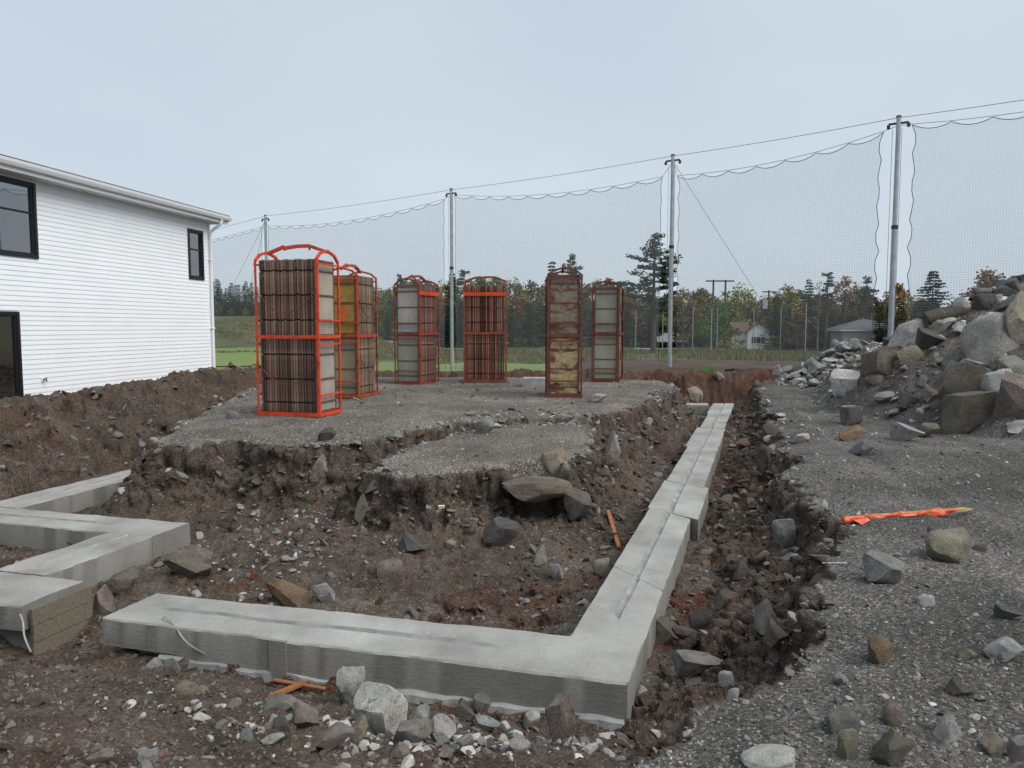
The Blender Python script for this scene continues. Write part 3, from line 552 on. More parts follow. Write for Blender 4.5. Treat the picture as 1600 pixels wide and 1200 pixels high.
def rack(ex, centre, n, steel, label, edge, end_lo, end_hi, chain=True, top_bar=False, flaked=False, seed=0, tint=.35, face=-1):
    rnd = random.Random(seed); pitch = .0475; W = n*pitch; D = .61; x0 = -W/2; y0 = -D/2
    ex = np.array(ex)/np.linalg.norm(ex); gx, gy = centre
    root = empty('form_panel_rack', (gx, gy, H1(gx, gy)+.015), math.atan2(ex[1], ex[0]), label, 'form rack', 'racks of concrete form panels on the plateau')
    for t in (0, 1):
        for i in range(n):
            e = -1 if i == 0 else (1 if i == n-1 else 0); o = bpy.data.objects.new('form_panel', PANELS[(t, e)]); C.collection.objects.link(o); o.parent = root
            o.location = (x0+i*pitch+rnd.uniform(-.003, .003), y0+rnd.uniform(-.008, .008), .05+t*1.205+(rnd.uniform(-.004, .012) if t else 0)); o.rotation_euler = (rnd.uniform(-.004, .004), rnd.uniform(-.003, .003), 0)
            if e:
                o.data = o.data.copy(); o.data.materials[0] = M['rail_brown']; o.data.materials[1] = M['flaked'] if flaked else M['face']
                o.color = (*(end_lo if t == 0 else end_hi), 1)
                if e == face: o['label'] = 'outermost panel with its stained face showing'
            else:
                k = rnd.uniform(1-tint, 1+tint*1.4); o.color = (edge[0]*k, edge[1]*k*rnd.uniform(.9, 1.1), edge[2]*k*rnd.uniform(.9, 1.1), 1)
    g = .012; xs = (x0-g-.04, -x0+g); yy = (y0-g-.04, -y0+g); st = M[steel]; TOP = 2.45
    for xa in xs:
        for ya in yy:
            b = MB(); sx, sy = (0, 0); ox = xa if xa < 0 else xa; b.box((xa, ya, 0), (xa+.04, ya+.007 if ya < 0 else ya+.04, TOP)) if ya < 0 else b.box((xa, ya+.033, 0), (xa+.04, ya+.04, TOP))
            if xa < 0: b.box((xa, ya+.0072 if ya < 0 else ya, 0), (xa+.007, ya+.04 if ya < 0 else ya+.0328, TOP))
            else: b.box((xa+.033, ya+.0072 if ya < 0 else ya, 0), (xa+.04, ya+.04 if ya < 0 else ya+.0328, TOP))
            b.build('post', st, root)
    def rail(nm, p, q, wd, hg): MB().bar(p, q, wd, hg).build(nm, st, root)
    XL, XR, YF, YB = xs[0]+.02, xs[1]+.02, yy[0]+.0, yy[1]+.04
    for z, hg in ((.03, .06), (1.245, .055)):
        for ya in (YF-.004, YB+.004): rail('rail', (XL-.02, ya, z), (XR+.02, ya, z), .008, hg)
        for xa in (XL-.024, XR+.024): rail('rail', (xa, YF+.001, z), (xa, YB-.001, z), .008, hg)
    for z in (.33, 1.13, 1.50, 2.38): 
        for xa in (XL-.022, XR+.022): rail('end_bar', (xa, YF+.002, z), (xa, YB-.002, z), .02, .028)
    if top_bar:
        st = M['orange']
        for ya in (YF-.004, YB+.004): rail('top_rail', (XL-.02, ya, 2.24), (XR+.02, ya, 2.24), .01, .09)
    st = M[steel]; apex = 2.60
    for xa in (XL, XR):
        MB().bar((xa, YF+.01, TOP-.01), (xa, YF+.13, TOP+.09), .038).bar((xa, YF+.13, TOP+.09), (xa, 0, apex), .038).bar((xa, 0, apex), (xa, YB-.13, TOP+.09), .038).bar((xa, YB-.13, TOP+.09), (xa, YB-.01, TOP-.01), .038).build('gable_bar', st, root)
    MB().bar((XL, 0, apex-.02), (XL*.42, 0, apex+.085), .05).bar((XL*.42, 0, apex+.06), (0, 0, apex+.085), .052).bar((0, 0, apex+.085), (XR*.42, 0, apex+.085), .052).bar((XR*.42, 0, apex+.085), (XR, 0, apex-.02), .05).bar((XL*.42, 0, apex+.085), (XL*.42, 0, apex+.02), .022).bar((XR*.42, 0, apex+.085), (XR*.42, 0, apex+.02), .022).build('lifting_bar', st, root)
    if chain:
        for z in (1.98, .86):
            c = MB(); k = 46
            P = lambda u: Vector((XL+(XR-XL)*u, YF-.02, z-.36*(1-(2*u-1)**2)))
            for i in range(k):
                p, q = P(i/k), P((i+1.25)/k); c.bar(p, q, .016 if i % 2 else .008, .008 if i % 2 else .016)
            c.build('chain', M['chain'], root)
    return root
DK = (.150, .092, .068)
def foot_c(l, e, W, D=.63):
    l = np.array(l); e = np.array(e)/np.linalg.norm(e); n = np.array((-e[1], e[0])); return tuple(l+e*W/2+n*D/2)
rack((.968, -.25), foot_c((-4.0, 11.76), (.968, -.25), 1.0), 21, 'orange', 'bright orange rack of brown edge-on form panels standing nearest the berm', DK, (.30, .28, .24), (.33, .295, .235), True, seed=1, face=1, tint=.55)
def end_c(corner, e, W, D=.63):       # corner = near right foot of an end-on rack whose stack runs back along e
    e = np.array(e)/np.linalg.norm(e); n = np.array((-e[1], e[0])); return tuple(np.array(corner)+e*W/2+n*D/2)
r2 = rack((.19, .98), end_c((-3.10, 14.8), (.19, .98), 1.0), 20, 'faded', 'faded orange rack showing mustard yellow panel ends with a printed diamond', (.19, .13, .09), (.24, .20, .13), (.42, .20, .028), True, seed=2)
rack((.357, .934), end_c((-2.27, 18.13), (.357, .934), .95), 20, 'worn', 'rack with a pale grey stained panel end between two net poles', (.17, .085, .065), (.27, .26, .22), (.36, .342, .315), False, True, seed=3)
rack((1, .0), (-.69, 19.28), 21, 'worn', 'rust red rack with thin edge-on panels and a bright orange top rail', (.15, .065, .045), (.2, .12, .09), (.2, .12, .09), False, True, seed=4, tint=.7, face=0)
rack((.02, 1), end_c((1.37, 14.9), (.02, 1), .95), 20, 'rusty', 'dark rusty rack with flaking yellow and brown panel ends', (.14, .08, .06), (.33, .255, .13), (.185, .160, .118), False, seed=5, flaked=True)
rack((.25, .97), end_c((2.74, 19.2), (.25, .97), .95), 20, 'rusty', 'rusty rack with plain grey green panel ends near the trench', (.25, .15, .11), (.27, .265, .215), (.24, .235, .19), True, seed=6)
# yellow fields and the printed mark of the second rack
XE = -20*.0475/2
def ypanel(z0, z1): MB().box((XE-.0105, -.262, z0), (XE+.002, .262, z1)).build('yellow_strip', M['yellow'], r2)
for z0, z1 in ((1.30, 1.45), (1.53, 1.86), (1.92, 2.24), (2.30, 2.42)): ypanel(z0, z1)
lg = MB(); yc, zc = -.03, 1.70; xf_ = XE-.0125
def flat(pts): lg.add([(xf_, yc-u, zc+v) for u, v in pts]+[(xf_+.003, yc-u, zc+v) for u, v in pts], [tuple(range(len(pts))), tuple(range(2*len(pts)-1, len(pts)-1, -1))])
flat([(0, .085), (-.085, 0), (0, -.085), (.085, 0)])
flat([(-.02, .125), (.0, .145), (.075, .07), (.055, .05)][::1]); flat([(.02, .125), (.0, .145), (-.055, .09), (-.035, .07)])
flat([(-.125, .02), (-.145, 0), (-.06, -.085), (-.04, -.065)]); flat([(-.125, -.02), (-.145, 0), (-.07, .075), (-.05, .055)])
flat([(-.02, -.125), (0, -.145), (.075, -.07), (.055, -.05)])
lg.build('printed_mark', M['logo'], r2)

# ------------------------------------------------------------------ net poles, cables and nets
PTOP = 9.35
def pole_at(px, d): 
    x = (px-800)/F*d*1.0; return x, d
POLES = []
for (pxt, pyt, pxb, d) in ((414.5, 337, 416, 52), (705, 296, 712, 42), (1051.5, 243, 1047, 34), (1404.5, 183, 1399, 27.6), (1890, 108, 1875, 22.5)):
    x, _, zt = atd(pxt, pyt, d); POLES.append((x, d, H1(x, d), zt))
pole_lab = ['galvanised net pole farthest away beside the white house', 'galvanised net pole standing between the grey and the red racks', 'galvanised net pole beside the tall ragged pine', 'tallest galvanised net pole rising behind the rock heap', '']
poles_o = []
for i, (x, y, zb, zt) in enumerate(POLES[:4]):
    root = empty('net_pole', (x, y, zb-.1), 0, pole_lab[i], 'net pole', 'net poles along the field'); poles_o.append(root); Hh = zt-zb+.1
    MB().tube([(0, 0, 0), (0, 0, Hh*.58)], [.105, .10], 12).build('lower_tube', M['galv'], root, 40); MB().tube([(0, 0, Hh*.575), (0, 0, Hh)], [.086, .08], 12).build('upper_tube', M['galv'], root, 40)
    MB().tube([(0, 0, Hh*.57), (0, 0, Hh*.585)], [.115, .115], 12).build('collar', M['dark_metal'], root, 40)
    MB().tube([(0, 0, Hh), (0, 0, Hh+.05)], [.10, .09], 12).build('pole_cap', M['dark_metal'], root, 40)
    MB().bar((-.28, .17, Hh-.22), (.28, -.17, Hh-.22), .05, .07).build('bracket', M['dark_metal'], root)
    for s_ in (-1, 1): MB().tube([(s_*.28, -s_*.17, Hh-.25), (s_*.28, -s_*.17, Hh-.38)], [.06, .06], 8).build('pulley', M['dark_metal'], root, 40)
PL = [(-30.0, 63.5, 0, PTOP-.6)]+POLES
def sagline(p, q, sag, n=24): return [(p[0]+(q[0]-p[0])*t, p[1]+(q[1]-p[1])*t, p[2]+(q[2]-p[2])*t-sag*4*t*(1-t)) for t in np.linspace(0, 1, n+1)]
spans = [(0, 'left end of the net running out behind the white house', .15, .05, .55), (1, 'fine black net hung between the two left poles', .9, .6, 1.6), (2, 'wide fine black net hung between the middle poles', .35, .2, 1.35),
         (3, 'tall fine black net sloping up between the two right poles', .8, .35, 1.05), (4, 'fine black net right of the tallest pole with a scalloped side edge', .5, .3, .6)]
nets = []
for k, lab, top_gap, gap2, low in spans:
    a, b = PL[k], PL[k+1]; ax, ay, az = a[0], a[1], a[3]; bx, by, bz = b[0], b[1], b[3]
    L = math.hypot(bx-ax, by-ay); ux, uy = (bx-ax)/L, (by-ay)/L
    mg0, mg1 = (.25, .5) if k != 4 else (.45, .45)
    root = empty('sports_net', (ax, ay, 0), 0, lab, 'net', 'nets between the poles'); nets.append(root)
    topA = az-{0: .7, 1: .75, 2: .35, 3: .95, 4: .35}[k]; topB = bz-{0: .75, 1: .5, 2: .9, 3: .45, 4: .3}[k]
    ns = max(6, int(L/1.25)); n = ns*8; pts = []
    for i in range(n+1):
        t = i/n; s = mg0+(L-mg0-mg1)*t; u = (i % 8)/8; sc = .16*4*u*(1-u)
        zt = topA+(topB-topA)*t-low*.28*4*t*(1-t); pts.append((s, zt, zt-sc))
    V = []; Fc = []; UV = []; nz_ = 26
    for (s, zc, zt) in pts:
        x, y = ax+ux*s, ay+uy*s; zb = H1(x, y)+.15
        for j in range(nz_+1):
            t = j/nz_; z = zt+(zb-zt)*t; bow = .22*math.sin(math.pi*t)*math.sin(math.pi*s/L)
            sx = s
            if s == pts[0][0] or s == pts[-1][0]: 
                v_ = (t*nz_/3.25) % 1; sx += (1 if s == pts[0][0] else -1)*.14*4*v_*(1-v_)*(1 if k > 2 else .5)
            V.append((ux*sx+uy*bow, uy*sx-ux*bow, z)); UV.append((sx, z, 0))
    for i in range(n):
        for j in range(nz_):
            q = i*(nz_+1)+j; Fc.append((q, q+nz_+1, q+nz_+2, q+1))
    me = np_mesh('net_mesh', np.array(V), np.array(Fc)); at_ = me.attributes.new('uvw', 'FLOAT_VECTOR', 'POINT'); at_.data.foreach_set('vector', np.array(UV, np.float32).ravel())
    link('netting', me, root, [M['net']], 180)
    MB().tube([V[i*(nz_+1)] for i in range(n+1)], .013, 4).build('edge_rope', M['rope'], root); MB().tube([V[j] for j in range(nz_+1)], .013, 4).build('edge_rope', M['rope'], root); MB().tube([V[n*(nz_+1)+j] for j in range(nz_+1)], .013, 4).build('edge_rope', M['rope'], root)
    top = sagline((0, 0, az-.02), (ux*L, uy*L, bz-.02), L*.006); MB().tube(top, .011, 4).build('top_cable', M['cable'], root)
    mid = [(ux*p[0], uy*p[0], p[1]+.03) for p in pts[::8]]; mid = [(0, 0, az-.3)]+mid+[(ux*L, uy*L, bz-.3)]; MB().tube(mid, .010, 4).build('hanging_cable', M['cable'], root)
    for s in (.12, L-.2): MB().tube([(ux*s, uy*s, az-.4 if s < 1 else bz-.4), (ux*s, uy*s, .2)], .008, 4).build('halyard', M['cable'], root)
def guy(lab, p, q): tag(MB().tube([p, q], .011, 4).build('guy_wire', M['cable']), lab, 'guy wire')
guy('guy wire slanting down right from the pole beside the pine', (POLES[2][0]+.1, POLES[2][1], POLES[2][3]-.4), (14.2, 37.5, .3))
x_, y_, z_ = atd(345, 430, 50); guy('outer of two guy wires slanting left from the farthest pole', (POLES[0][0]-.1, 52, POLES[0][3]-.6), (POLES[0][0]-4.6, 51, H1(POLES[0][0]-4.6, 51)))
guy('steeper inner guy wire beside the farthest pole', (POLES[0][0]-.1, 52, POLES[0][3]-.7), (POLES[0][0]-2.2, 51.5, H1(POLES[0][0]-2.2, 51.5)))

# ------------------------------------------------------------------ far buildings, posts and fence
def gz(x, y): return H1(x, y)
def placed(px, d): x = atd(px, 545, d)[0]; return x, d, gz(x, d)
# hip roofed shed
x, y, z = placed(1348, 80); sh = empty('hip_roofed_shed', (x, y, z), R(-8), 'small grey shed with a dark hip roof beyond the pale rock heap', 'shed'); hw, hd, hh = 2.75, 2.4, 2.3
MB().box((-hw, -hd, 0), (hw, hd, hh)).build('wall', M['grey_wall'], sh)
MB().box((-hw-.35, -hd-.35, hh), (hw+.35, hd+.35, hh+.2)).build('fascia', M['white'], sh)
e = .42; MB().add([(-hw-e, -hd-e, hh+.2), (hw+e, -hd-e, hh+.2), (hw+e, hd+e, hh+.2), (-hw-e, hd+e, hh+.2), (-.4, 0, hh+1.25), (.4, 0, hh+1.25)], [(0, 1, 5, 4), (1, 2, 5), (2, 3, 4, 5), (3, 0, 4), (3, 2, 1, 0)]).build('roof', M['roof'], sh)
MB().box((-.1+.3, -hd-.08, 1.65), (.25+.3, -hd-.003, 1.95)).build('vent', M['white'], sh)
# white gabled house among the trees
x, y, z = placed(1180, 92); wh = empty('gabled_house', (x, y, z-.3), R(-14), 'small white gabled house with brown red roof among the trees', 'house'); wh.scale = (.68, .8, .72)
MB().add([(-1.6, -3, 0), (2.1, -3, 0), (2.1, 3, 0), (-1.6, 3, 0), (-1.6, -3, 3.5), (2.1, -3, 3.5), (2.1, 3, 3.5), (-1.6, 3, 3.5), (.25, -3, 4.9), (.25, 3, 4.9)], [(0, 1, 5, 8, 4), (2, 3, 7, 9, 6), (1, 2, 6, 5), (3, 0, 4, 7)]).box((-4.2, -1.5, 0), (-1.601, 3, 3.4)).build('wall', M['white'], wh)
MB().add([(-2.0, -3.4, 3.25), (.25, -3.4, 5.0), (2.5, -3.4, 3.25), (-2.0, 3.2, 3.25), (.25, 3.2, 5.0), (2.5, 3.2, 3.25), (-2.0, -3.4, 3.42), (.25, -3.4, 5.17), (2.5, -3.4, 3.42), (-2.0, 3.2, 3.42), (.25, 3.2, 5.17), (2.5, 3.2, 3.42)], [(6, 7, 10, 9), (7, 8, 11, 10), (0, 3, 4, 1), (1, 4, 5, 2), (0, 1, 7, 6), (1, 2, 8, 7), (0, 6, 9, 3), (2, 5, 11, 8)]).build('roof', M['red_roof'], wh)
MB().add([(-4.5, -1.9, 3.4), (-1.2, -1.9, 3.4), (-1.2, .8, 5.0), (-4.5, .8, 5.0), (-4.5, 3.3, 3.4), (-1.2, 3.3, 3.4)], [(0, 1, 2, 3), (3, 2, 5, 4), (0, 3, 4), (1, 5, 2)]).build('side_roof', M['red_roof'], wh)
for xw in (-.55, .25, 1.05): MB().box((xw-.33, -3.06, 1.5), (xw+.33, -3.003, 2.5)).build('window', M['black'], wh)
# pale long garage and the white car by the lane
x, y, z = placed(1079, 106); gr = empty('white_garage', (x, y, z), R(-4), 'long low white building behind the leafy trees', 'garage')
MB().box((-2.6, 0, 0), (2.6, 4, 2.0)).build('wall', M['white'], gr); MB().add([(-2.8, -.3, 2.0), (2.8, -.3, 2.0), (2.8, 4.3, 2.0), (-2.8, 4.3, 2.0), (-2.8, 2, 2.6), (2.8, 2, 2.6)], [(0, 1, 5, 4), (2, 3, 4, 5), (0, 4, 3), (1, 2, 5), (3, 2, 1, 0)]).build('roof', M['grey_wall'], gr)
x, y, z = placed(1046, 98); cr_ = empty('parked_car', (x, y, z+.45), R(10), 'white car parked by the lane near the pine', 'car')
b = MB(); sec = [(-2.1, .35, .75), (-2.0, .3, .95), (-1.2, .3, 1.0), (-.6, .3, 1.45), (.7, .3, 1.47), (1.3, .3, 1.02), (2.05, .3, .9), (2.15, .35, .6)]
for i in range(len(sec)-1):
    (xa, za, zb), (xb, zc, zd) = sec[i], sec[i+1]; wa = .85 if zb < 1.2 else .68; wb_ = .85 if zd < 1.2 else .68
    b.add([(xa, -.85, za), (xb, -.85, zc), (xb, -wb_, zd), (xa, -wa, zb), (xa, .85, za), (xb, .85, zc), (xb, wb_, zd), (xa, wa, zb)], [(0, 1, 2, 3), (5, 4, 7, 6), (3, 2, 6, 7), (1, 0, 4, 5)])
b.build('body', M['car'], cr_, 30); MB().box((-.5, -.80, 1.05), (.6, -.76, 1.36)).build('side_window', M['black'], cr_)
for xw in (-1.35, 1.35):
    for yw in (-.84, .74): MB().tube([(xw, yw, .32), (xw, yw+.12, .32)], [.32, .32], 14).build('wheel', M['tyre'], cr_, 40)
# H-frame utility pole, single utility pole, thin posts
x, y, z = placed(1122, 92); hp_ = empty('utility_pole', (x, y, z), 0, 'twin dark wooden utility pole joined by one crossarm', 'utility pole'); tz = EYE+(600-439)/F*0+ (512-438)/F*92-z
for s_ in (-.75, .75): MB().tube([(s_, 0, 0), (s_, 0, tz)], [.16, .11], 8).build('pole', M['pole_wood'], hp_, 40)
MB().box((-1.75, -.25, tz-.25), (1.75, -.13, tz-.08)).build('crossarm', M['pole_wood'], hp_)
x, y, z = placed(1199, 96); up = empty('utility_pole', (x, y, z), 0, 'single dark utility pole with a pale transformer before the white house', 'utility pole'); tz = (512-454)/F*96+EYE-z
MB().tube([(0, 0, 0), (0, 0, tz)], [.15, .1], 8).build('pole', M['pole_wood'], up, 40); MB().box((-.9, -.22, tz-.3), (.9, -.12, tz-.15)).build('crossarm', M['pole_wood'], up)
MB().tube([(-.45, -.1, tz-2.4), (-.45, -.1, tz-1.3)], [.32, .32], 12).build('transformer', M['trim'], up, 40)
for i, (px, top, d, lab) in enumerate([(993, 484, 82, 'thin grey post left of the pine trunk'), (1035, 485, 82, 'thin grey post right of the pine trunk'), (1082, 478, 84, 'thin pale post before the long white building'), (1111, 482, 76, 'thin pale post just left of the twin utility pole'),
        (1120, 481, 84, 'thin pale post between the legs of the twin utility pole'), (1177, 484, 86, 'thin grey post before the gabled house'), (1219, 482, 84, 'thin grey post right of the transformer pole'), (1258, 474, 76, 'thin grey post before the dark evergreens left of the shed'), (1324, 470, 90, 'thin grey post rising behind the shed roof'), (628, 470, 84, 'thin grey post beside the grey ended rack')]):
    x, y, z = placed(px, d); hgt = (512-top)/F*d+EYE-z; r = empty('thin_post', (x, y, z), 0, lab, 'post', 'thin posts along the far field')
    MB().tube([(0, 0, 0), (0, 0, hgt)], [.05, .045], 6).build('shaft', M['galv'], r, 40); MB().tube([(0, 0, hgt), (0, 0, hgt+.05)], [.06, .05], 6).build('cap', M['dark_metal'], r, 40)
# lane
lx0, lx1 = placed(985, 90)[0], placed(1105, 90)[0]; b = MB(); n = 24
for i in range(n+1):
    x = lx0-30+(lx1-lx0+34)*i/n; b.v += [(x, 88, gz(x, 88)+.05), (x, 93, gz(x, 93)+.05)]
    if i: q = 2*i; b.f.append((q-2, q, q+1, q-1)); b.m.append(0)
tag(b.build('lane', M['road']), 'pale gravel lane', None, None, 'structure')
# chain link fence by the lawn, black silt fence on the dirt
fx0, fx1 = atd(318, 575, 27)[0], atd(450, 585, 27)[0]; fr = empty('chain_link_fence', (0, 0, 0), 0, 'low black wire fence at the lawn edge beside the white house', 'fence'); prev = None; n = 5; tops = []
for i in range(n):
    x = fx0+(fx1-fx0)*i/(n-1); y = 27+.2*i; z = atd(380, 585-3.*i/4, 27)[2]-.1; MB().tube([(x, y, H1(x, y)-.1), (x, y, EYE-(573-512)/F*27)], .028, 6).build('post', M['black_plastic'], fr); tops.append((x, y, EYE-(573-512)/F*27))
MB().tube(tops, .022, 6).build('top_rail', M['black_plastic'], fr)
wr = MB()
for z0 in np.arange(.06, .5, .07): wr.tube([(p[0], p[1], p[2]-z0) for p in tops], .004, 3)
w_ = wr.build('wire', M['black_plastic'], fr); w_['kind'] = 'stuff'
a0 = at(1196, 577, -.2); sf = empty('silt_fence', (0, 0, 0), 0, 'low black silt fence strip with one pale stake on the brown dirt', 'silt fence'); b = MB(); pts = [(atd(px, 577, 26.5)[0], 26.5+.4*math.sin(px*.07)) for px in range(1130, 1270, 12)]
for i, (x, y) in enumerate(pts):
    z = H1(x, y); hgt = .07+.03*math.sin(i*1.7); b.v += [(x, y, z-.03), (x, y+.03, z+hgt), (x, y+.05, z-.03)]
    if i: q = 3*i; b.f += [(q-3, q, q+1, q-2), (q-2, q+1, q+2, q-1)]; b.m += [0, 0]
b.build('fabric', M['black_plastic'], sf); x, y = pts[-2]; MB().box((x-.025, y-.06, H1(x, y)-.1), (x+.025, y-.01, H1(x, y)+.32)).build('stake', M['white'], sf)

# ------------------------------------------------------------------ trees
def leaf_cloud(name, centres, radii, per, size, seed, flat=.0, droop=0.):
    r = np.random.default_rng(seed); n = len(centres)*per; c = np.repeat(np.array(centres), per, 0); rr = np.repeat(np.array(radii), per, 0)
    d = r.normal(size=(n, 3)); d /= np.linalg.norm(d, axis=1, keepdims=True); d *= (r.random((n, 1))**.45); p = c+d*rr
    a = r.normal(size=(n, 3)); a /= np.linalg.norm(a, axis=1, keepdims=True); a[:, 2] *= (1-flat); b = np.cross(a, r.normal(size=(n, 3))); b /= np.linalg.norm(b, axis=1, keepdims=True)
    s = size*r.uniform(.6, 1.4, (n, 1)); a *= s; b *= s*.7
    V = np.stack([p-a, p+b, p+a, p-b], 1).reshape(-1, 3); Fq_ = np.arange(n*4).reshape(n, 4); tone = np.repeat(r.random(len(centres)), per)*.6+r.random(n)*.4
    return np_mesh(name, V, Fq_, {'leaf_tone': ('FACE', 'FLOAT', tone)})
def tube_mesh(name, lims, n=6):
    b = MB()
    for pts, rads in lims: b.tube(pts, rads, n)
    return b.mesh(name)
def leafy_model(seed, wid=.36, low=.16, gap=.0, per=46):
    r = random.Random(seed); cs = []; rs = []; lims = [([(0, 0, -.02), (r.uniform(-.02, .02), 0, .3), (r.uniform(-.03, .03), r.uniform(-.03, .03), .62), (0, 0, .9)], [.022, .017, .010, .003])]
    for k in range(46):
        u = r.random(); z = low+(.97-low)*u; prof = wid*math.sin(math.pi*min(1, max(.08, (z-low+.12)/(1.08-low))))**.7; th = r.random()*6.28; q = prof*math.sqrt(r.uniform(.15, 1))*r.uniform(.75, 1.1)
        cs.append((q*math.cos(th), q*math.sin(th), z)); s = r.uniform(.06, .115); rs.append((s, s, s*.8))
        if k % 4 == 0: z0 = max(.2, z-q*.8-.05); lims.append(([(0, 0, z0), (q*.5*math.cos(th), q*.5*math.sin(th), (z0+z)/2-.01), cs[-1]], [.009, .006, .002]))
    return leaf_cloud('leafy_crown', cs, rs, per, .019, seed), tube_mesh('leafy_trunk', lims)
def conifer_model(seed, wid=.2, low=.08, ragged=.25, levels=24):
    r = np.random.default_rng(seed); V = []; T = []
    for i in range(levels):
        t = i/(levels-1); z = low+(.985-low)*t; L = wid*(1-t)**.82+.012
        for k in range(int(9-3*t)):
            th = r.random()*6.28; l = L*r.uniform(1-ragged*1.6, 1+ragged); tone = r.random(); m = max(4, int(l/.018))
            for j in range(m):
                u = (j+.5)/m; x = l*u; dz = -.32*x+.10*x*u*3; hw = .022*(1-.55*u)+.006
                for s in (-1, 1):
                    a = r.uniform(.5, 1.1)*s; p = np.array((x, 0, z+dz+r.uniform(-.006, .006))); e = np.array((hw*1.0, hw*a*1.6, -hw*r.uniform(.2, 1.0))); f_ = np.array((hw*.55, 0, hw*.35))
                    q = np.stack([p, p+f_, p+e+f_*.5, p+e*.7-f_*.3]); ca, sa = math.cos(th), math.sin(th)
                    V.append(np.stack([q[:, 0]*ca-q[:, 1]*sa, q[:, 0]*sa+q[:, 1]*ca, q[:, 2]], 1)); T.append(.6*tone+.4*r.random())
    n = len(V); me = np_mesh('conifer_crown', np.concatenate(V), np.arange(n*4).reshape(n, 4), {'leaf_tone': ('FACE', 'FLOAT', T)})
    return me, tube_mesh('conifer_trunk', [([(0, 0, -.02), (0, 0, .5), (0, 0, .98)], [.018, .011, .002])])
def pine_model(seed, start=.34, wid=.30, tiers=19):
    r = random.Random(seed); cs = []; rs = []; lims = [([(0, 0, -.02), (.006, 0, .3), (-.004, 0, .6), (.01, 0, .96)], [.024, .019, .012, .003])]
    for i in range(tiers):
        t = i/(tiers-1); z = start+(.95-start)*t; L0 = wid*(1-t**1.6)+.045
        for k in range(3 if t < .85 else 2):
            th = r.random()*6.28; z = start+(.95-start)*t+r.uniform(-.03, .03); L = L0*r.choice((r.uniform(.3, .7), r.uniform(.6, 1.2))); ca, sa = math.cos(th), math.sin(th); up = r.uniform(-.12, .34)*L
            lims.append(([(0, 0, z), (L*.5*ca, L*.5*sa, z+up*.25), (L*ca, L*sa, z+up)], [.008*(1-t*.5), .005, .002]))
            for j in range(max(2, int(L/.045))):
                u = r.uniform(.35, 1.05); w_ = r.uniform(-.035, .035); cs.append((L*u*ca-w_*sa, L*u*sa+w_*ca, z+up*u*u+.012)); s = r.uniform(.022, .046); rs.append((s*1.3, s*1.3, s*.62))
    return leaf_cloud('pine_crown', cs, rs, 34, .0105, seed, .5), tube_mesh('pine_trunk', lims, 7)
def bare_model(seed):
    r = random.Random(seed); lims = [([(0, 0, -.02), (.01, 0, .5), (0, .01, 1)], [.014, .009, .002])]
    for k in range(22):
        z = r.uniform(.3, .92); th = r.random()*6.28; L = r.uniform(.1, .26)*(1.15-z); lims.append(([(0, 0, z), (L*math.cos(th), L*math.sin(th), z+L*.7)], [.005, .0015]))
    return leaf_cloud('sparse_crown', [(r.gauss(0, .08), r.gauss(0, .08), r.uniform(.4, .95)) for _ in range(14)], [(.06, .06, .05)]*14, 12, .012, seed), tube_mesh('bare_trunk', lims, 4)
LEAFY = [leafy_model(s, .34+.05*(s % 3), .14+.03*(s % 2)) for s in range(5)]; CON = [conifer_model(s, .17+.035*(s % 3), .06, .22+.06*(s % 2)) for s in range(4)]
PINE = pine_model(5); THIN = [pine_model(9, .55, .14, 8), pine_model(12, .5, .17, 9)]; BARE = [bare_model(3)]; BUSH = [leafy_model(20+s, .62, .02, per=40) for s in range(3)]; SPRUCE = conifer_model(31, .36, .05, .16, 30)
for c_, t_ in LEAFY+BUSH+BARE: c_.materials.append(M['leaf']); t_.materials.append(M['grey_bark'])
for c_, t_ in CON+THIN+[PINE, SPRUCE]: c_.materials.append(M['needle']); t_.materials.append(M['bark'])
COL = dict(dark=(.040, .068, .042), deep=(.034, .060, .029), pine=(.050, .082, .054), green=(.090, .132, .036), olive=(.140, .138, .040), yellow=(.200, .185, .045), rust=(.165, .085, .050), orange=(.205, .135, .060), brown=(.125, .092, .048), teal=(.028, .062, .048))
TREES = {}
def tree(model, px, top, d, col, label, group=None, wide=1., base=None, name='leafy_tree', cat='tree', jit=.18):
    x = atd(px, 512, d)[0]; z = H1(x, d)-.05; zt = EYE+(512-top)/F*d*1.004; hgt = max(.6, zt-z)
    r = empty(name, (x, d, z), random.random()*6.28, label, cat, group); cw, tr = model
    for nm, me in (('crown', cw), ('trunk', tr)):
        o = bpy.data.objects.new(nm, me); C.collection.objects.link(o); o.parent = r; o.scale = (hgt*wide, hgt*wide, hgt)
        c = COL[col]; o.color = (*(v*random.uniform(1-jit, 1+jit) for v in c), 1)
    return r
# trees one can single out
tree(PINE, 1021, 368, 74, 'pine', 'tall ragged pine with flat branch tiers standing above the treeline', wide=1.05, name='pine_tree')
tree(SPRUCE, 1455, 424, 62, 'teal', 'full dark blue green spruce just left of the rock heap', name='spruce_tree', wide=1.2)
tree(LEAFY[0], 1538, 424, 50, 'orange', 'round rust and olive tree showing above the rock heap', wide=1.0)
tree(THIN[0], 1291, 423, 80, 'dark', 'thin bare stemmed conifer with a tufted top left of the shed', name='conifer_tree', wide=.9)
tree(THIN[1], 1353, 434, 84, 'dark', 'thin conifer with a bushy top behind the shed roof', name='conifer_tree', wide=.95)
tree(CON[2], 1262, 437, 86, 'pine', 'pale ragged conifer beside the thin tufted conifer', name='conifer_tree', wide=.9)
tree(PINE, 893, 399, 92, 'pine', 'bushy pine rising behind the rack with flaking ends', name='pine_tree', wide=.72)
tree(CON[1], 862, 410, 96, 'pine', 'slim pointed conifer just left of the bushy pine', name='conifer_tree')
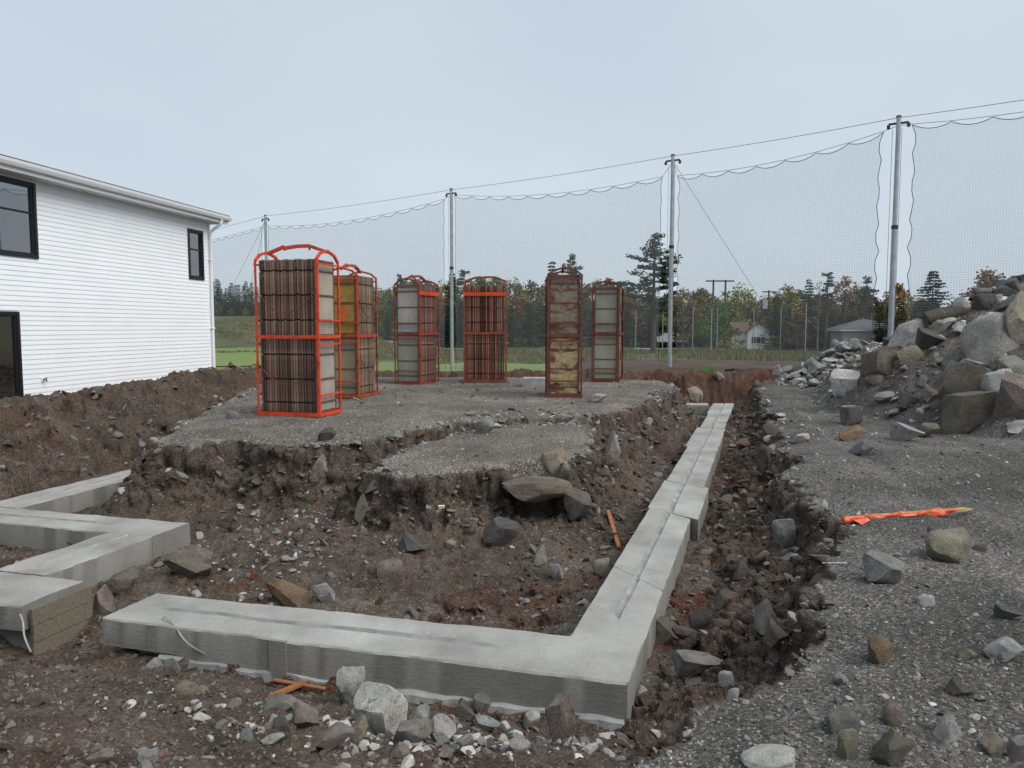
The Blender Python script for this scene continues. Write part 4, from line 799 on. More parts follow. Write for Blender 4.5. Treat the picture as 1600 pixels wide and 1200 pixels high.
tree(THIN[0], 726, 420, 90, 'dark', 'lone round topped conifer right of the second net pole', name='conifer_tree', wide=1.1)
tree(CON[3], 707, 428, 95, 'dark', 'slim spire of a conifer directly behind the second net pole', name='conifer_tree')
tree(PINE, 626, 430, 98, 'pine', 'small pine above the grey ended rack', name='pine_tree', wide=.7)
tree(LEAFY[1], 1152, 446, 100, 'yellow', 'broad yellow green tree behind the gabled house', wide=1.25)
tree(LEAFY[3], 1228, 449, 96, 'yellow', 'broad yellow green tree right of the transformer pole', wide=1.15)
tree(LEAFY[0], 1093, 452, 104, 'green', 'green leafy tree over the long white building', wide=1.1)
tree(LEAFY[2], 1320, 436, 88, 'orange', 'orange brown leafy tree behind the left end of the shed roof', wide=.8)
tree(LEAFY[4], 1402, 446, 84, 'orange', 'thin orange leafed tree behind the tallest net pole', wide=.8)
tree(BARE[0], 1278, 440, 78, 'olive', 'nearly bare pale tree between the two ragged conifers', wide=1.0)
tree(LEAFY[1], 1122, 470, 88, 'green', 'dark green round tree behind the twin utility pole', wide=1.15)
tree(LEAFY[2], 1066, 455, 95, 'olive', 'olive leafy tree over the parked white car', wide=1.1)
tree(BUSH[1], 1150, 519, 84, 'olive', 'low green yellow bush before the gabled house', name='bush', cat='bush', wide=1.1)
tree(BUSH[2], 1207, 524, 82, 'olive', 'small olive bush at the foot of the transformer pole', name='bush', cat='bush', wide=1.1)
tree(BUSH[0], 1142, 520, 80, 'yellow', 'low yellowish bush right of the twin utility pole', name='bush', cat='bush', wide=1.2)
tree(LEAFY[3], 1246, 490, 82, 'brown', 'small brownish tree in front of the broad yellow green one', wide=1.)
tree(BARE[0], 1110, 462, 90, 'yellow', 'thin sparse tree just left of the twin utility pole', wide=1.2)
# the treeline: every tree its own, named by what it is and where it stands
BANDS = [(320, 402, 'on the hill beside the house'), (402, 580, 'behind the two nearest racks'), (580, 690, 'behind the grey ended rack'), (690, 800, 'behind the edge-on red rack'), (800, 985, 'behind the two end-on rusty racks'), (985, 1120, 'around the tall ragged pine'), (1120, 1300, 'left of the shed'), (1300, 1480, 'behind the shed'), (1480, 1700, 'beyond the rock heap')]
WORDS = dict(dark='dark green conifer', deep='dark green conifer', pine='grey green conifer', green='green leafy tree', olive='olive leafy tree', yellow='yellow green leafy tree', rust='rust red leafy tree', orange='orange leafy tree', brown='brown leafy tree', teal='blue green conifer')
LINE = {}
def line_tree(kind, px, top, d, col, wide=1., nm=None):
    where = next((b[2] for b in BANDS if b[0] <= px < b[1]), BANDS[-1][2]); lab = WORDS[col]+' in the treeline '+where
    LINE.setdefault(lab, []).append((px, tree(kind, px, top, d, col, lab, WORDS[col]+'s '+where, wide, name=nm or ('conifer_tree' if 'conifer' in WORDS[col] else 'leafy_tree'))))
for i in range(17): line_tree(CON[i % 4], 318+i*5.2+random.uniform(-2, 2), 436+random.uniform(-3, 16), 92+random.uniform(-4, 14), random.choice(['dark', 'deep', 'dark', 'pine']), 1.05)
for i in range(8): line_tree(CON[(i+1) % 4], 322+i*10.5, 462+random.uniform(-6, 8), 86, random.choice(['dark', 'deep']), 1.15)
for i in range(4): line_tree(LEAFY[i], 340+i*22, 478+random.uniform(-6, 8), 84, random.choice(['green', 'olive']), 1.05)
for i in range(21): line_tree(LEAFY[i % 5], 575+i*20+random.uniform(-6, 6), 440+random.uniform(-6, 12)+(8 if i < 3 else 0), 108+random.uniform(-4, 8), ['rust', 'brown', 'olive', 'green', 'orange', 'brown', 'olive'][(i*3+(i > 9)) % 7], 1.1)
for i in range(15): line_tree(LEAFY[(i+2) % 5], 582+i*28+random.uniform(-6, 6), 462+random.uniform(-8, 12), 98+random.uniform(-3, 3), ['green', 'brown', 'orange', 'green', 'rust', 'olive'][(i*5) % 6], 1.0)
for i in range(17): line_tree(CON[i % 4], 578+i*25+random.uniform(-6, 6), 478+random.uniform(-14, 12), 92+random.uniform(-2, 2), random.choice(['dark', 'deep', 'deep', 'teal']), 1.45)
for i in range(10): line_tree(CON[(i+2) % 4], 1215+i*15+random.uniform(-4, 4), 472+random.uniform(-14, 16), 86+random.uniform(-2, 4), random.choice(['dark', 'deep', 'teal']), 1.35)
for i in range(12): line_tree(LEAFY[i % 5], 985+i*27+random.uniform(-6, 6), 458+random.uniform(-6, 12), 110+random.uniform(0, 6), ['green', 'brown', 'olive', 'yellow', 'green'][i % 5], 1.15)
for i in range(9): line_tree(LEAFY[(i+1) % 5], 1300+i*17+random.uniform(-5, 5), 458+random.uniform(-8, 14), 92+random.uniform(0, 8), ['olive', 'rust', 'green', 'orange', 'brown'][i % 5], .95)
for i in range(6): line_tree(CON[i % 4], 1372+i*18+random.uniform(-4, 4), 480+random.uniform(-10, 10), 76, random.choice(['dark', 'deep', 'teal']), 1.25)
for i in range(12): line_tree(LEAFY[(i+3) % 5], 990+i*26+random.uniform(-6, 6), 468+random.uniform(-8, 10), 104+random.uniform(-2, 4), ['green', 'olive', 'brown', 'yellow', 'rust', 'green'][i % 6], 1.25)
for i in range(9): line_tree(CON[i % 4], 1000+i*15+(90 if i > 4 else 0)+random.uniform(-4, 4), 490+random.uniform(-8, 10), 99, random.choice(['dark', 'deep']), 1.5)
for i in range(9): tree(BUSH[i % 3], 330+i*9+random.uniform(-3, 3), 522+random.uniform(-8, 8), 70+random.uniform(-3, 3), random.choice(['olive', 'brown', 'green']), 'low scrub bush on the bank above the lawn beside the house', 'scrub bushes on the bank above the lawn', 1.3, name='bush', cat='bush')
for i in range(7): line_tree(LEAFY[i % 5], 1490+i*30, 462+random.uniform(-4, 14), 90, ['green', 'olive', 'brown'][i % 3], 1.1)
for i in range(9): line_tree(LEAFY[i % 5], 985+i*16+random.uniform(-4, 4), 492+random.uniform(-8, 8), 100, ['green', 'brown', 'green', 'olive'][i % 4], 1.1)

ORD = ['leftmost', 'second', 'third', 'fourth', 'fifth', 'sixth', 'seventh']
def number(sets, most=6):        # where only the place tells look-alikes apart, say which from the left
    for lab, lst in sets.items():
        if 1 < len(lst) <= most:
            for i, (px, o) in enumerate(sorted(lst, key=lambda q: q[0])):
                o['label'] = ('leftmost '+lab) if i == 0 else (('rightmost '+lab) if i == len(lst)-1 else ORD[i]+' '+lab+' from left')
number(LINE)
# ------------------------------------------------------------------ rough grass of the far field
def blades(name, n, region, hgt, cols, label):
    r = np.random.default_rng(5); x0, x1, y0, y1 = region; x = r.uniform(x0, x1, n*3); y = r.uniform(y0, y1, n*3); keep = (np.abs(x) < y*.75+2)
    keep &= fbm(x, y, .12, 3, 141)+.15*r.normal(size=len(x)) > -.15; x, y = x[keep][:n], y[keep][:n]; n = len(x); z = Hs(x, y); h = hgt*(1-.55*sm(-12, -20, x))*r.uniform(.4, 1.3, n)*(1+.5*fbm(x, y, .2, 2, 143)); a = r.uniform(0, 6.28, n); wd = r.uniform(.03, .07, n); lean = r.normal(size=(n, 2))*.25
    dx_, dy_ = np.cos(a)*wd, np.sin(a)*wd; V = np.stack([np.stack([x-dx_, y-dy_, z-.03], 1), np.stack([x+dx_, y+dy_, z-.03], 1), np.stack([x+lean[:, 0]*h, y+lean[:, 1]*h, z+h], 1)], 1).reshape(-1, 3)
    pal = np.array(cols); c = pal[r.integers(0, len(pal), n)]*r.uniform(.7, 1.3, (n, 1)); me = np_mesh(name, V, np.arange(n*3).reshape(n, 3), {'tint': ('FACE', 'FLOAT_COLOR', np.concatenate([c, np.ones((n, 1))], 1))})
    tag(link(name, me, None, [M['stone']]), label, None, None, 'stuff')
blades('rough_grass', 40000, (-30, 40, 53, 88), .30, [(.15, .14, .06), (.13, .14, .05), (.20, .17, .09), (.10, .115, .045), (.16, .13, .08)], 'rough dry grass between the lawn and the trees')

# ------------------------------------------------------------------ rocks
def ico(sub):
    b = bmesh.new(); bmesh.ops.create_icosphere(b, subdivisions=sub, radius=1); v = np.array([q.co for q in b.verts]); f = np.array([[q.index for q in p.verts] for p in b.faces]); b.free(); return v, f
ICO = {i: ico(i) for i in (1, 2, 3, 4)}
def rock_mesh(seed, sub=3, planes=11, rough=.05, name='rock', lo=.45, hi=.85, block=False):
    r = np.random.default_rng(seed); v, f = ICO[sub]; v = v.copy()
    nn = r.normal(size=(planes, 3)); nn /= np.linalg.norm(nn, axis=1, keepdims=True); dd = r.uniform(lo, hi, planes)
    if block:
        ax = np.concatenate([np.eye(3), -np.eye(3)])+r.normal(size=(6, 3))*.09; ax /= np.linalg.norm(ax, axis=1, keepdims=True); nn = np.concatenate([ax, nn]); dd = np.concatenate([[.62, .6, .56, .62, .6, .56], np.maximum(dd, .66)])
    for _ in range(3):
        for n_, d_ in zip(nn, dd):
            t = v@n_-d_; v -= np.outer(np.maximum(t, 0), n_)
    if rough:
        off = Vector(r.uniform(-50, 50, 3)); out = []
        for p in v:
            q = Vector(p); out.append(rough*(mnoise.noise(q*1.6+off)+.5*mnoise.noise(q*4+off)+.3*mnoise.noise(q*9+off)))
        v = v*(1+np.array(out)[:, None])
    v -= (v.max(0)+v.min(0))/2; v /= (v.max(0)-v.min(0)); return np_mesh(name, v, f)
BOULD = [rock_mesh(100+i, 4, 16+i % 4, .085, 'boulder', .40, .80) for i in range(7)]; ROCKS = [rock_mesh(200+i, 3, 14+i % 5, .07, 'rock', .34, .78) for i in range(14)]
ROUND = [rock_mesh(300+i, 3, 13, .055, 'rock', .60, .92) for i in range(4)]
BLOCK = [rock_mesh(400+i, 4, 12, .055, 'boulder', block=True) for i in range(3)]
for me in BOULD+ROCKS+ROUND+BLOCK: me.materials.append(M['rock']); me.shade_smooth(); me.set_sharp_from_angle(angle=R(32))
RC = dict(grey=(.265, .254, .230), light=(.40, .395, .375), dark=(.115, .110, .102), brown=(.165, .142, .115), rust=(.225, .150, .098), tan=(.285, .245, .185), pink=(.255, .212, .185), slate=(.12, .127, .137), green=(.24, .26, .24), white=(.50, .49, .45), mud=(.10, .085, .07))
def put_rock(x, y, z, wd, dp, hg, col, label, group=None, kind=None, name='rock', sink=.22, yaw=None, tilt=.12, mesh=None):
    me = mesh or random.choice(kind or ROCKS); o = bpy.data.objects.new(name, me); C.collection.objects.link(o)
    o.scale = (wd, dp, hg); o.location = (x, y, z+hg*(.5-sink)); o.rotation_euler = (random.uniform(-tilt, tilt), random.uniform(-tilt, tilt), random.uniform(0, 6.28) if yaw is None else yaw)
    c = RC[col]; k = random.uniform(.88, 1.14); o.color = (*(v*k*random.uniform(.97, 1.03) for v in c), 1); return tag(o, label, 'rock', group)
def hero(px, py, w_, h_, col, label, kind=None, big=False, sink=.2, dep=.85, yaw=None, tilt=.12, lift=0., idx=None):
    x, y, z = hit(px, py); W_ = w_/F*y; H_ = h_/F*y*1.12; kind = kind or (BOULD if big else ROCKS)
    y2 = y+W_*dep*.32; x2 = x*y2/y
    return put_rock(x2, y2, z+lift, W_*1.04, W_*dep, H_/(1-sink), col, label, None, kind, 'boulder' if big else 'rock', sink*.9, random.uniform(-.35, .35) if yaw is None else yaw, tilt, kind[idx % len(kind)] if idx is not None else None)
# the heap on the right
hero(1518, 672, 96, 54, 'brown', 'big squared brown block with a pale flat top at the foot of the rock heap', kind=[BLOCK[2]], big=True, yaw=.12, tilt=.04, dep=.6)
hero(1592, 660, 70, 72, 'pink', 'pale pinkish boulder right of the squared brown block', big=True, idx=1)
hero(1590, 676, 44, 18, 'light', 'flat pale stone lying under the pinkish boulder', idx=2)
hero(1546, 566, 86, 66, 'grey', 'largest rounded grey boulder with pale veins midway up the heap', kind=[ROUND[0]], big=True, tilt=.2)
hero(1590, 545, 64, 80, 'tan', 'tall tan and white boulder at the right edge above the dark gap', big=True, idx=2)
hero(1505, 630, 62, 54, 'brown', 'brown split boulder with a rusty face behind the squared block', kind=[BLOCK[1]], big=True, yaw=-.5, tilt=.25)
hero(1484, 640, 26, 24, 'pink', 'small pinkish stone left of the squared brown block', idx=4)
hero(1560, 630, 52, 48, 'light', 'mottled pale boulder between the squared block and the pinkish boulder', big=True, idx=4)
hero(1581, 592, 50, 32, 'grey', 'speckled rounded boulder below the tall tan boulder', kind=[ROUND[1]], big=True)
hero(1528, 586, 44, 24, 'light', 'speckled pale stone just below the largest rounded boulder', idx=5)
hero(1491, 578, 34, 26, 'green', 'diamond shaped grey green stone left of the largest rounded boulder', idx=6)
hero(1489, 596, 30, 30, 'grey', 'grey cube like stone under the diamond shaped one', idx=7)
hero(1468, 572, 30, 18, 'tan', 'tan stone left of the diamond shaped one', idx=8)
hero(1476, 506, 66, 24, 'mud', 'dark brown flat slab jutting from the crest of the heap', yaw=-.1, idx=9, dep=.7)
hero(1507, 488, 46, 22, 'light', 'pale flat slab on the crest right of the dark slab', idx=10)
hero(1535, 486, 34, 24, 'dark', 'dark angular rock on the crest beside the pale slab', idx=11)
hero(1552, 478, 36, 18, 'grey', 'grey crest rock below the round autumn tree', idx=12)
hero(1585, 482, 60, 20, 'slate', 'long dark slab lying along the upper right slope', idx=13, dep=.6)
hero(1590, 455, 36, 22, 'grey', 'grey slab at the very top right of the heap', idx=1)
hero(1572, 462, 40, 16, 'dark', 'dark flat rock just below the topmost slab', idx=3)
hero(1415, 545, 62, 40, 'light', 'long whitish slab leaning at the left shoulder of the heap', dep=.45, yaw=-.5, idx=2)
hero(1455, 545, 40, 28, 'mud', 'dark reddish rock right of the leaning whitish slab', idx=5)
hero(1470, 522, 36, 20, 'grey', 'grey flat stone under the jutting dark slab', idx=6)
hero(1500, 522, 30, 18, 'light', 'pale stone half sunk below the crest slab', idx=7)
hero(1380, 587, 62, 40, 'brown', 'brown block with a rusty orange top beside the pale heap', kind=[BLOCK[1]], big=True, yaw=.3, dep=.6)
hero(1392, 566, 34, 14, 'rust', 'rusty orange flat stone on top of the brown block', idx=4, sink=.1)
hero(1417, 570, 36, 26, 'tan', 'tan stone right of the rusty orange flat stone', idx=9)
hero(1321, 616, 46, 34, 'white', 'large whitish boulder standing alone on the gravel before the pale heap', big=True, idx=6)
hero(1367, 602, 30, 22, 'pink', 'rounded pinkish grey stone right of the lone whitish boulder', kind=[ROUND[2]])
hero(1277, 583, 32, 20, 'green', 'greenish grey boulder at the left foot of the pale heap', idx=8)
hero(1254, 602, 14, 12, 'rust', 'small brown cube stone beyond the end of the trench', idx=3)
hero(1328, 664, 30, 26, 'dark', 'dark squarish stone with a pale cap on the gravel', kind=[BLOCK[2]])
hero(1326, 652, 26, 9, 'light', 'pale flat cap stone resting on the dark squarish stone', idx=11, lift=.10)
hero(1331, 688, 46, 20, 'rust', 'long stone with one rusty orange end on the dark gravel', idx=12, dep=.45, yaw=.1)
hero(1346, 713, 40, 18, 'slate', 'bluish dark slate chunk below the rusty ended stone', idx=13)
hero(1253, 691, 22, 12, 'white', 'small white stone near the trench lip', idx=0)
hero(1420, 690, 44, 24, 'light', 'whitish angular stone in front of the squared block', idx=5)
hero(1448, 684, 36, 20, 'brown', 'dark reddish flat stone beside the whitish angular one', idx=6)
hero(1420, 637, 34, 22, 'dark', 'dark chunk on the slope left of the split boulder', idx=7)
hero(1452, 628, 28, 26, 'pink', 'upright pinkish stone on the gravel slope', idx=8)
# the gravel apron, lower right
hero(1476, 878, 74, 42, 'tan', 'rounded speckled brown stone with a pointed end below the orange stake', kind=[ROUND[3]], yaw=0)
hero(1457, 842, 24, 16, 'slate', 'small bluish chip touching the speckled brown stone', idx=3)
hero(1529, 862, 26, 8, 'dark', 'thin dark flake right of the speckled brown stone', idx=2)
hero(1379, 913, 64, 40, 'grey', 'angular grey stone with a flat pale top at the gravel edge', idx=4)
hero(1446, 946, 28, 14, 'white', 'small smooth white stone right of the angular grey one', kind=[ROUND[0]])
hero(1374, 1036, 42, 36, 'rust', 'round rusty red stone alone on the gravel', kind=[ROUND[1]])
hero(1578, 970, 42, 18, 'slate', 'flat dark slate at the right edge', idx=5, dep=.6)
hero(1568, 1036, 56, 28, 'light', 'pale streaked stone at the right edge below the flat slate', idx=6)
hero(1510, 1031, 30, 15, 'tan', 'small orange tan stone left of the pale streaked one', idx=7)
hero(1500, 1088, 44, 22, 'brown', 'flat brown stone among small pebbles at the right', idx=8)
hero(1312, 1146, 46, 38, 'grey', 'grey wedge shaped stone in the lower right gravel', idx=9)
hero(1486, 1158, 62, 34, 'light', 'pale grey slab in the lower right gravel', idx=10, dep=.6)
hero(1322, 1188, 34, 44, 'tan', 'tan pitted stone below the grey wedge', idx=11)
hero(1394, 1134, 34, 30, 'pink', 'speckled pinkish stone between the wedge and the pale slab', kind=[ROUND[2]])
hero(1552, 1180, 38, 24, 'tan', 'speckled tan stone in the bottom right corner', idx=12)
hero(1392, 1200, 66, 44, 'brown', 'brown stone with a pale face at the bottom edge', idx=13)
hero(1590, 1190, 30, 36, 'grey', 'grey green stone at the bottom right corner', idx=0)
hero(1200, 1204, 84, 18, 'white', 'smooth whitish stone cut by the bottom edge', kind=[ROUND[3]])
hero(1314, 1070, 26, 16, 'light', 'pale chip above the grey wedge', idx=1)
hero(1145, 1092, 22, 14, 'light', 'pale chip on the gravel lip near the footing corner', idx=2)
# around the corner and in the trench
hero(874, 1160, 52, 74, 'pink', 'tall pinkish brown stone standing against the footing corner', idx=3, dep=.7, tilt=.2, big=True)
hero(1040, 1012, 50, 36, 'brown', 'tilted brown slab leaning on the footing side in the trench', idx=4, tilt=.35)
hero(1092, 1068, 76, 32, 'grey', 'flat grey slab with a dark hollow below at the trench mouth', idx=5, lift=.05, dep=.55)
hero(1134, 1070, 26, 20, 'white', 'lumpy white stone beside the flat grey slab', kind=[ROUND[0]])
hero(1130, 958, 28, 30, 'brown', 'upright brown stone on the trench floor', idx=6)
hero(1196, 992, 42, 50, 'grey', 'upright grey stone against the trench wall', idx=7)
hero(1212, 1012, 40, 40, 'brown', 'brown stone below the upright grey one in the trench', idx=8)
hero(1095, 985, 40, 34, 'dark', 'dark angular stone on the trench floor', idx=9)
hero(1160, 905, 34, 30, 'dark', 'dark stone wedged in the trench wall', idx=10)
hero(1225, 855, 40, 40, 'grey', 'grey stone bedded in the trench wall below the orange stake', idx=11)
hero(1283, 806, 20, 22, 'light', 'pale stone at the trench lip by the orange stake', idx=12)
hero(1000, 1092, 26, 16, 'light', 'pale stone touching the corner of the footing', idx=13)
hero(1085, 627, 26, 20, 'tan', 'tan boulder at the foot of the far red bank', kind=[ROUND[1]])
hero(1124, 594, 20, 12, 'pink', 'pinkish stone on top of the far red bank', idx=1)
hero(1212, 585, 18, 14, 'pink', 'pair end pinkish stone on the red bank by the silt fence', idx=2)
# mound and talus
hero(868, 742, 48, 36, 'tan', 'large tan granite stone set in the right shoulder of the mound', big=True, idx=4)
hero(802, 772, 30, 30, 'tan', 'tan oval stone in the face of the mound', kind=[ROUND[2]])
put_rock(.30, 8.46, -.43, .90, .72, .30, 'brown', 'brown overhanging slab above the dark hollow in the mound', None, None, 'rock', .5, .12, .06, BOULD[3])
put_rock(.74, 8.42, -.62, .32, .42, .40, 'dark', 'dark rock walling the right side of the hollow in the mound', None, None, 'rock', .5, .3, .1, ROCKS[4])
hero(782, 858, 58, 42, 'dark', 'smooth dark slab leaning under the hollow of the mound', idx=6, dep=.6, tilt=.2)
hero(566, 815, 22, 40, 'tan', 'upright tan stone at the left corner of the mound', idx=7)
hero(645, 866, 46, 30, 'dark', 'dark pointed slab on the slope below the mound', idx=8, tilt=.3)
hero(612, 906, 46, 30, 'pink', 'speckled grey stone below the dark pointed slab', idx=9)
hero(455, 950, 80, 36, 'rust', 'large orange granite stone lying behind the front footing', big=True, idx=1, dep=.6)
hero(506, 944, 32, 30, 'light', 'pale grey stone touching the orange granite stone', idx=11)
hero(302, 905, 80, 44, 'brown', 'brown muddy boulder right of the zigzag footing', big=True, idx=2)
hero(190, 925, 50, 30, 'brown', 'brown boulder half buried at the end of the zigzag footing', idx=12)
hero(165, 960, 34, 40, 'pink', 'pale pinkish stone in the gap between the two footings', idx=3)
hero(705, 858, 18, 12, 'tan', 'small pinkish tan chip below the mound', idx=4)
hero(510, 690, 30, 20, 'dark', 'dark stone sticking out of the plateau edge', idx=13)
hero(757, 678, 30, 22, 'grey', 'grey stone set in the step behind the mound', idx=0)
hero(598, 712, 24, 24, 'dark', 'dark stone at the left notch between mound and plateau', idx=1)
hero(300, 712, 30, 26, 'grey', 'pointed grey stone poking from the plateau edge near the orange rack', idx=2, tilt=.4)
hero(505, 750, 34, 36, 'tan', 'pale tan stone in the bank under the plateau edge', idx=3)
hero(222, 705, 26, 18, 'grey', 'mossy grey stone on the left nose of the plateau', idx=8)
hero(935, 629, 28, 12, 'light', 'flat pale stone on the plateau right of the flaking rack', idx=6)
hero(957, 722, 26, 44, 'grey', 'upright grey stone in the right bank of the mound', idx=7)
hero(903, 795, 34, 24, 'grey', 'grey stone lying right of the dark hollow', idx=9)
hero(845, 882, 26, 26, 'grey', 'grey pointed stone at the foot of the mound', idx=10)
hero(940, 903, 28, 26, 'tan', 'tan stone against the left side of the long footing', kind=[ROUND[3]])
hero(868, 905, 24, 22, 'light', 'pale angular stone behind the inner footing corner', idx=11)
hero(365, 655, 24, 12, 'grey', 'rounded grey stone left of the orange rack', kind=[ROUND[0]])
# foreground rubble
hero(548, 1106, 46, 54, 'light', 'upright pale grey stone in front of the footing', big=True, idx=5, tilt=.08)
hero(592, 1148, 88, 58, 'white', 'large whitish stone with a tan streak in the foreground rubble', big=True, idx=6)
hero(560, 1158, 30, 30, 'tan', 'mustard tan stone under the large whitish one', idx=12)
hero(520, 1172, 70, 30, 'pink', 'long speckled pinkish stone in the foreground rubble', idx=13, dep=.6)
hero(645, 1166, 60, 30, 'grey', 'smooth grey stone right of the large whitish one', idx=0)
hero(690, 1166, 46, 40, 'white', 'cream stone with a dark notch in the rubble', idx=1)
hero(655, 1140, 36, 34, 'light', 'pale wedge stone behind the cream one', idx=2)
hero(725, 1126, 34, 28, 'brown', 'brown angular stone near the footing face', idx=3)
hero(754, 1116, 30, 26, 'grey', 'grey angular stone beside the brown one near the footing face', idx=4)
hero(762, 1148, 40, 22, 'light', 'pale flat stone in the right part of the rubble', idx=5)
hero(830, 1142, 30, 26, 'white', 'white faceted stone near the tall pinkish stone', idx=6)
hero(812, 1176, 36, 16, 'light', 'pale oblong stone at the right end of the rubble', kind=[ROUND[1]])
hero(440, 1118, 56, 28, 'grey', 'grey green flat stone at the left end of the rubble', idx=7)
hero(478, 1140, 50, 36, 'pink', 'speckled pinkish stone behind the rubble', idx=8)
hero(445, 1145, 34, 26, 'grey', 'grey stone under the flat grey green one', idx=9)
hero(290, 1090, 36, 20, 'tan', 'rounded tan stone in the left foreground', kind=[ROUND[2]])
hero(240, 1048, 28, 14, 'light', 'pale stone below the strap end of the footing', idx=10)
hero(268, 1056, 24, 24, 'grey', 'grey upright stone below the left end of the footing', idx=11)
hero(284, 1052, 22, 20, 'brown', 'brown stone right of the grey upright one', idx=12)
hero(155, 1198, 46, 18, 'pink', 'pale tan stone at the bottom edge left', idx=13)
hero(232, 1196, 30, 20, 'light', 'pale round stone at the bottom edge left', kind=[ROUND[3]])

# loose rocks by area: each its own object, alike ones in a group
SETS = {}
ZONES = [  # name, count, sampler polygon (x0,y0 .. parallelogram via lambda), size range, colours
    ('trench', 14, lambda r: (lambda y, q: (.78+.338*(y-4.33)+.10+q*(.55+.04*(y < 9)), y))(r.uniform(4.5, 19), r.random()), (.07, .17), ['brown', 'grey', 'dark', 'brown', 'mud', 'grey'], 'on the trench floor right of the long footing'),
    ('inner', 10, lambda r: (lambda y, q: (.30+.338*(y-5)-.10-q*.55, y))(r.uniform(5.6, 17), r.random()), (.06, .16), ['grey', 'dark', 'light', 'grey', 'brown'], 'between the mound and the long footing'),
    ('talus', 16, lambda r: (r.uniform(-3.4, -1.6), r.uniform(6.6, 9.0)), (.05, .13), ['grey', 'light', 'grey', 'light', 'tan', 'dark', 'slate'], 'on the slope left of the mound'),
    ('below', 8, lambda r: (r.uniform(-1.6, .7), r.uniform(5.5, 7.9)), (.05, .12), ['grey', 'brown', 'dark', 'light', 'mud'], 'on the slope below the mound'),
    ('rubble', 18, lambda r: (r.uniform(-1.5, .35), r.uniform(3.35, 4.35)), (.04, .10), ['grey', 'light', 'pink', 'white', 'light', 'slate', 'brown'], 'in the foreground rubble before the footing'),
    ('left', 6, lambda r: (r.uniform(-2.6, -1.2), r.uniform(2.9, 4.6)), (.03, .07), ['light', 'grey', 'slate', 'grey', 'rust'], 'in the left foreground gravel'),
    ('heap', 56, lambda r: (lambda a, q: (13.2+q*math.cos(a), 14.4+q*math.sin(a)))(r.uniform(2.3, 4.4), r.uniform(3.0, 6.6)), (.14, .42), ['grey', 'dark', 'brown', 'grey', 'light', 'mud', 'slate'], 'on the slope of the rock heap'),
    ('pale', 64, lambda r: (lambda a, q: (10.4+q*math.cos(a), 21.6+q*math.sin(a)))(r.uniform(2.4, 5.6), 2.5*math.sqrt(r.random())), (.22, .52), ['light', 'green', 'light', 'green', 'light'], 'in the pale heap beyond'),
    ('apron', 7, lambda r: (lambda y, q: (1.9+.30*(y-4)+q*(.5+.5*y), y))(r.uniform(2.9, 11), r.random()), (.03, .10), ['light', 'grey', 'slate', 'light', 'dark', 'tan'], 'on the dark gravel right of the trench'),
    ('bank', 7, lambda r: (r.uniform(2.5, 7.5), r.uniform(21.7, 23.0)), (.10, .28), ['pink', 'brown', 'tan', 'rust'], 'in the far red bank'),
    ('berm', 7, lambda r: (r.uniform(-7.5, -6.2), r.uniform(9.5, 19)), (.10, .28), ['brown', 'mud', 'grey', 'dark'], 'on the dark berm by the house'),
    ('edge', 7, lambda r: (r.uniform(-4.8, 3), r.uniform(9, 15)), (.07, .16), ['grey', 'dark', 'brown', 'grey'], 'in the cut edge of the plateau'),
]
rr_ = random.Random(21); CW = dict(grey='grey', light='pale grey', dark='dark grey', brown='brown', rust='rusty', tan='tan', pink='pinkish', slate='bluish slate', green='greenish grey', white='whitish', mud='muddy brown')
for nm, n, smp, (s0, s1), cols, where in ZONES:
    P = []
    while len(P) < n:
        x, y = smp(rr_)
        if nm == 'edge':
            d_ = float(sdf(np.array([x]), np.array([y]), PLATEAU)[0])
            if not .05 < d_ < .4: continue
        P.append((x, y))
    zs_ = Hs(np.array([p[0] for p in P]), np.array([p[1] for p in P]))
    for (x, y), z in zip(P, zs_):
        s = s0+(s1-s0)*rr_.random()**1.8; col = rr_.choice(cols); shape = rr_.choice(['angular', 'flat', 'blocky']); hh_ = s*{'angular': .62, 'flat': .36, 'blocky': .85}[shape]
        lab = '%s %s rock %s' % (shape, CW[col], where); px, py = proj(x, y, z)
        o = put_rock(x, y, z, s*rr_.uniform(.95, 1.35), s*rr_.uniform(.7, 1.0), hh_, col, lab, '%s %s rocks %s' % (shape, CW[col], where), None, 'rock', .16 if nm in ('pale', 'rubble') else .28, None, .35)
        if -20 < px < 1620 and py < 1215: SETS.setdefault(lab, []).append((px, o))
number(SETS, 5)

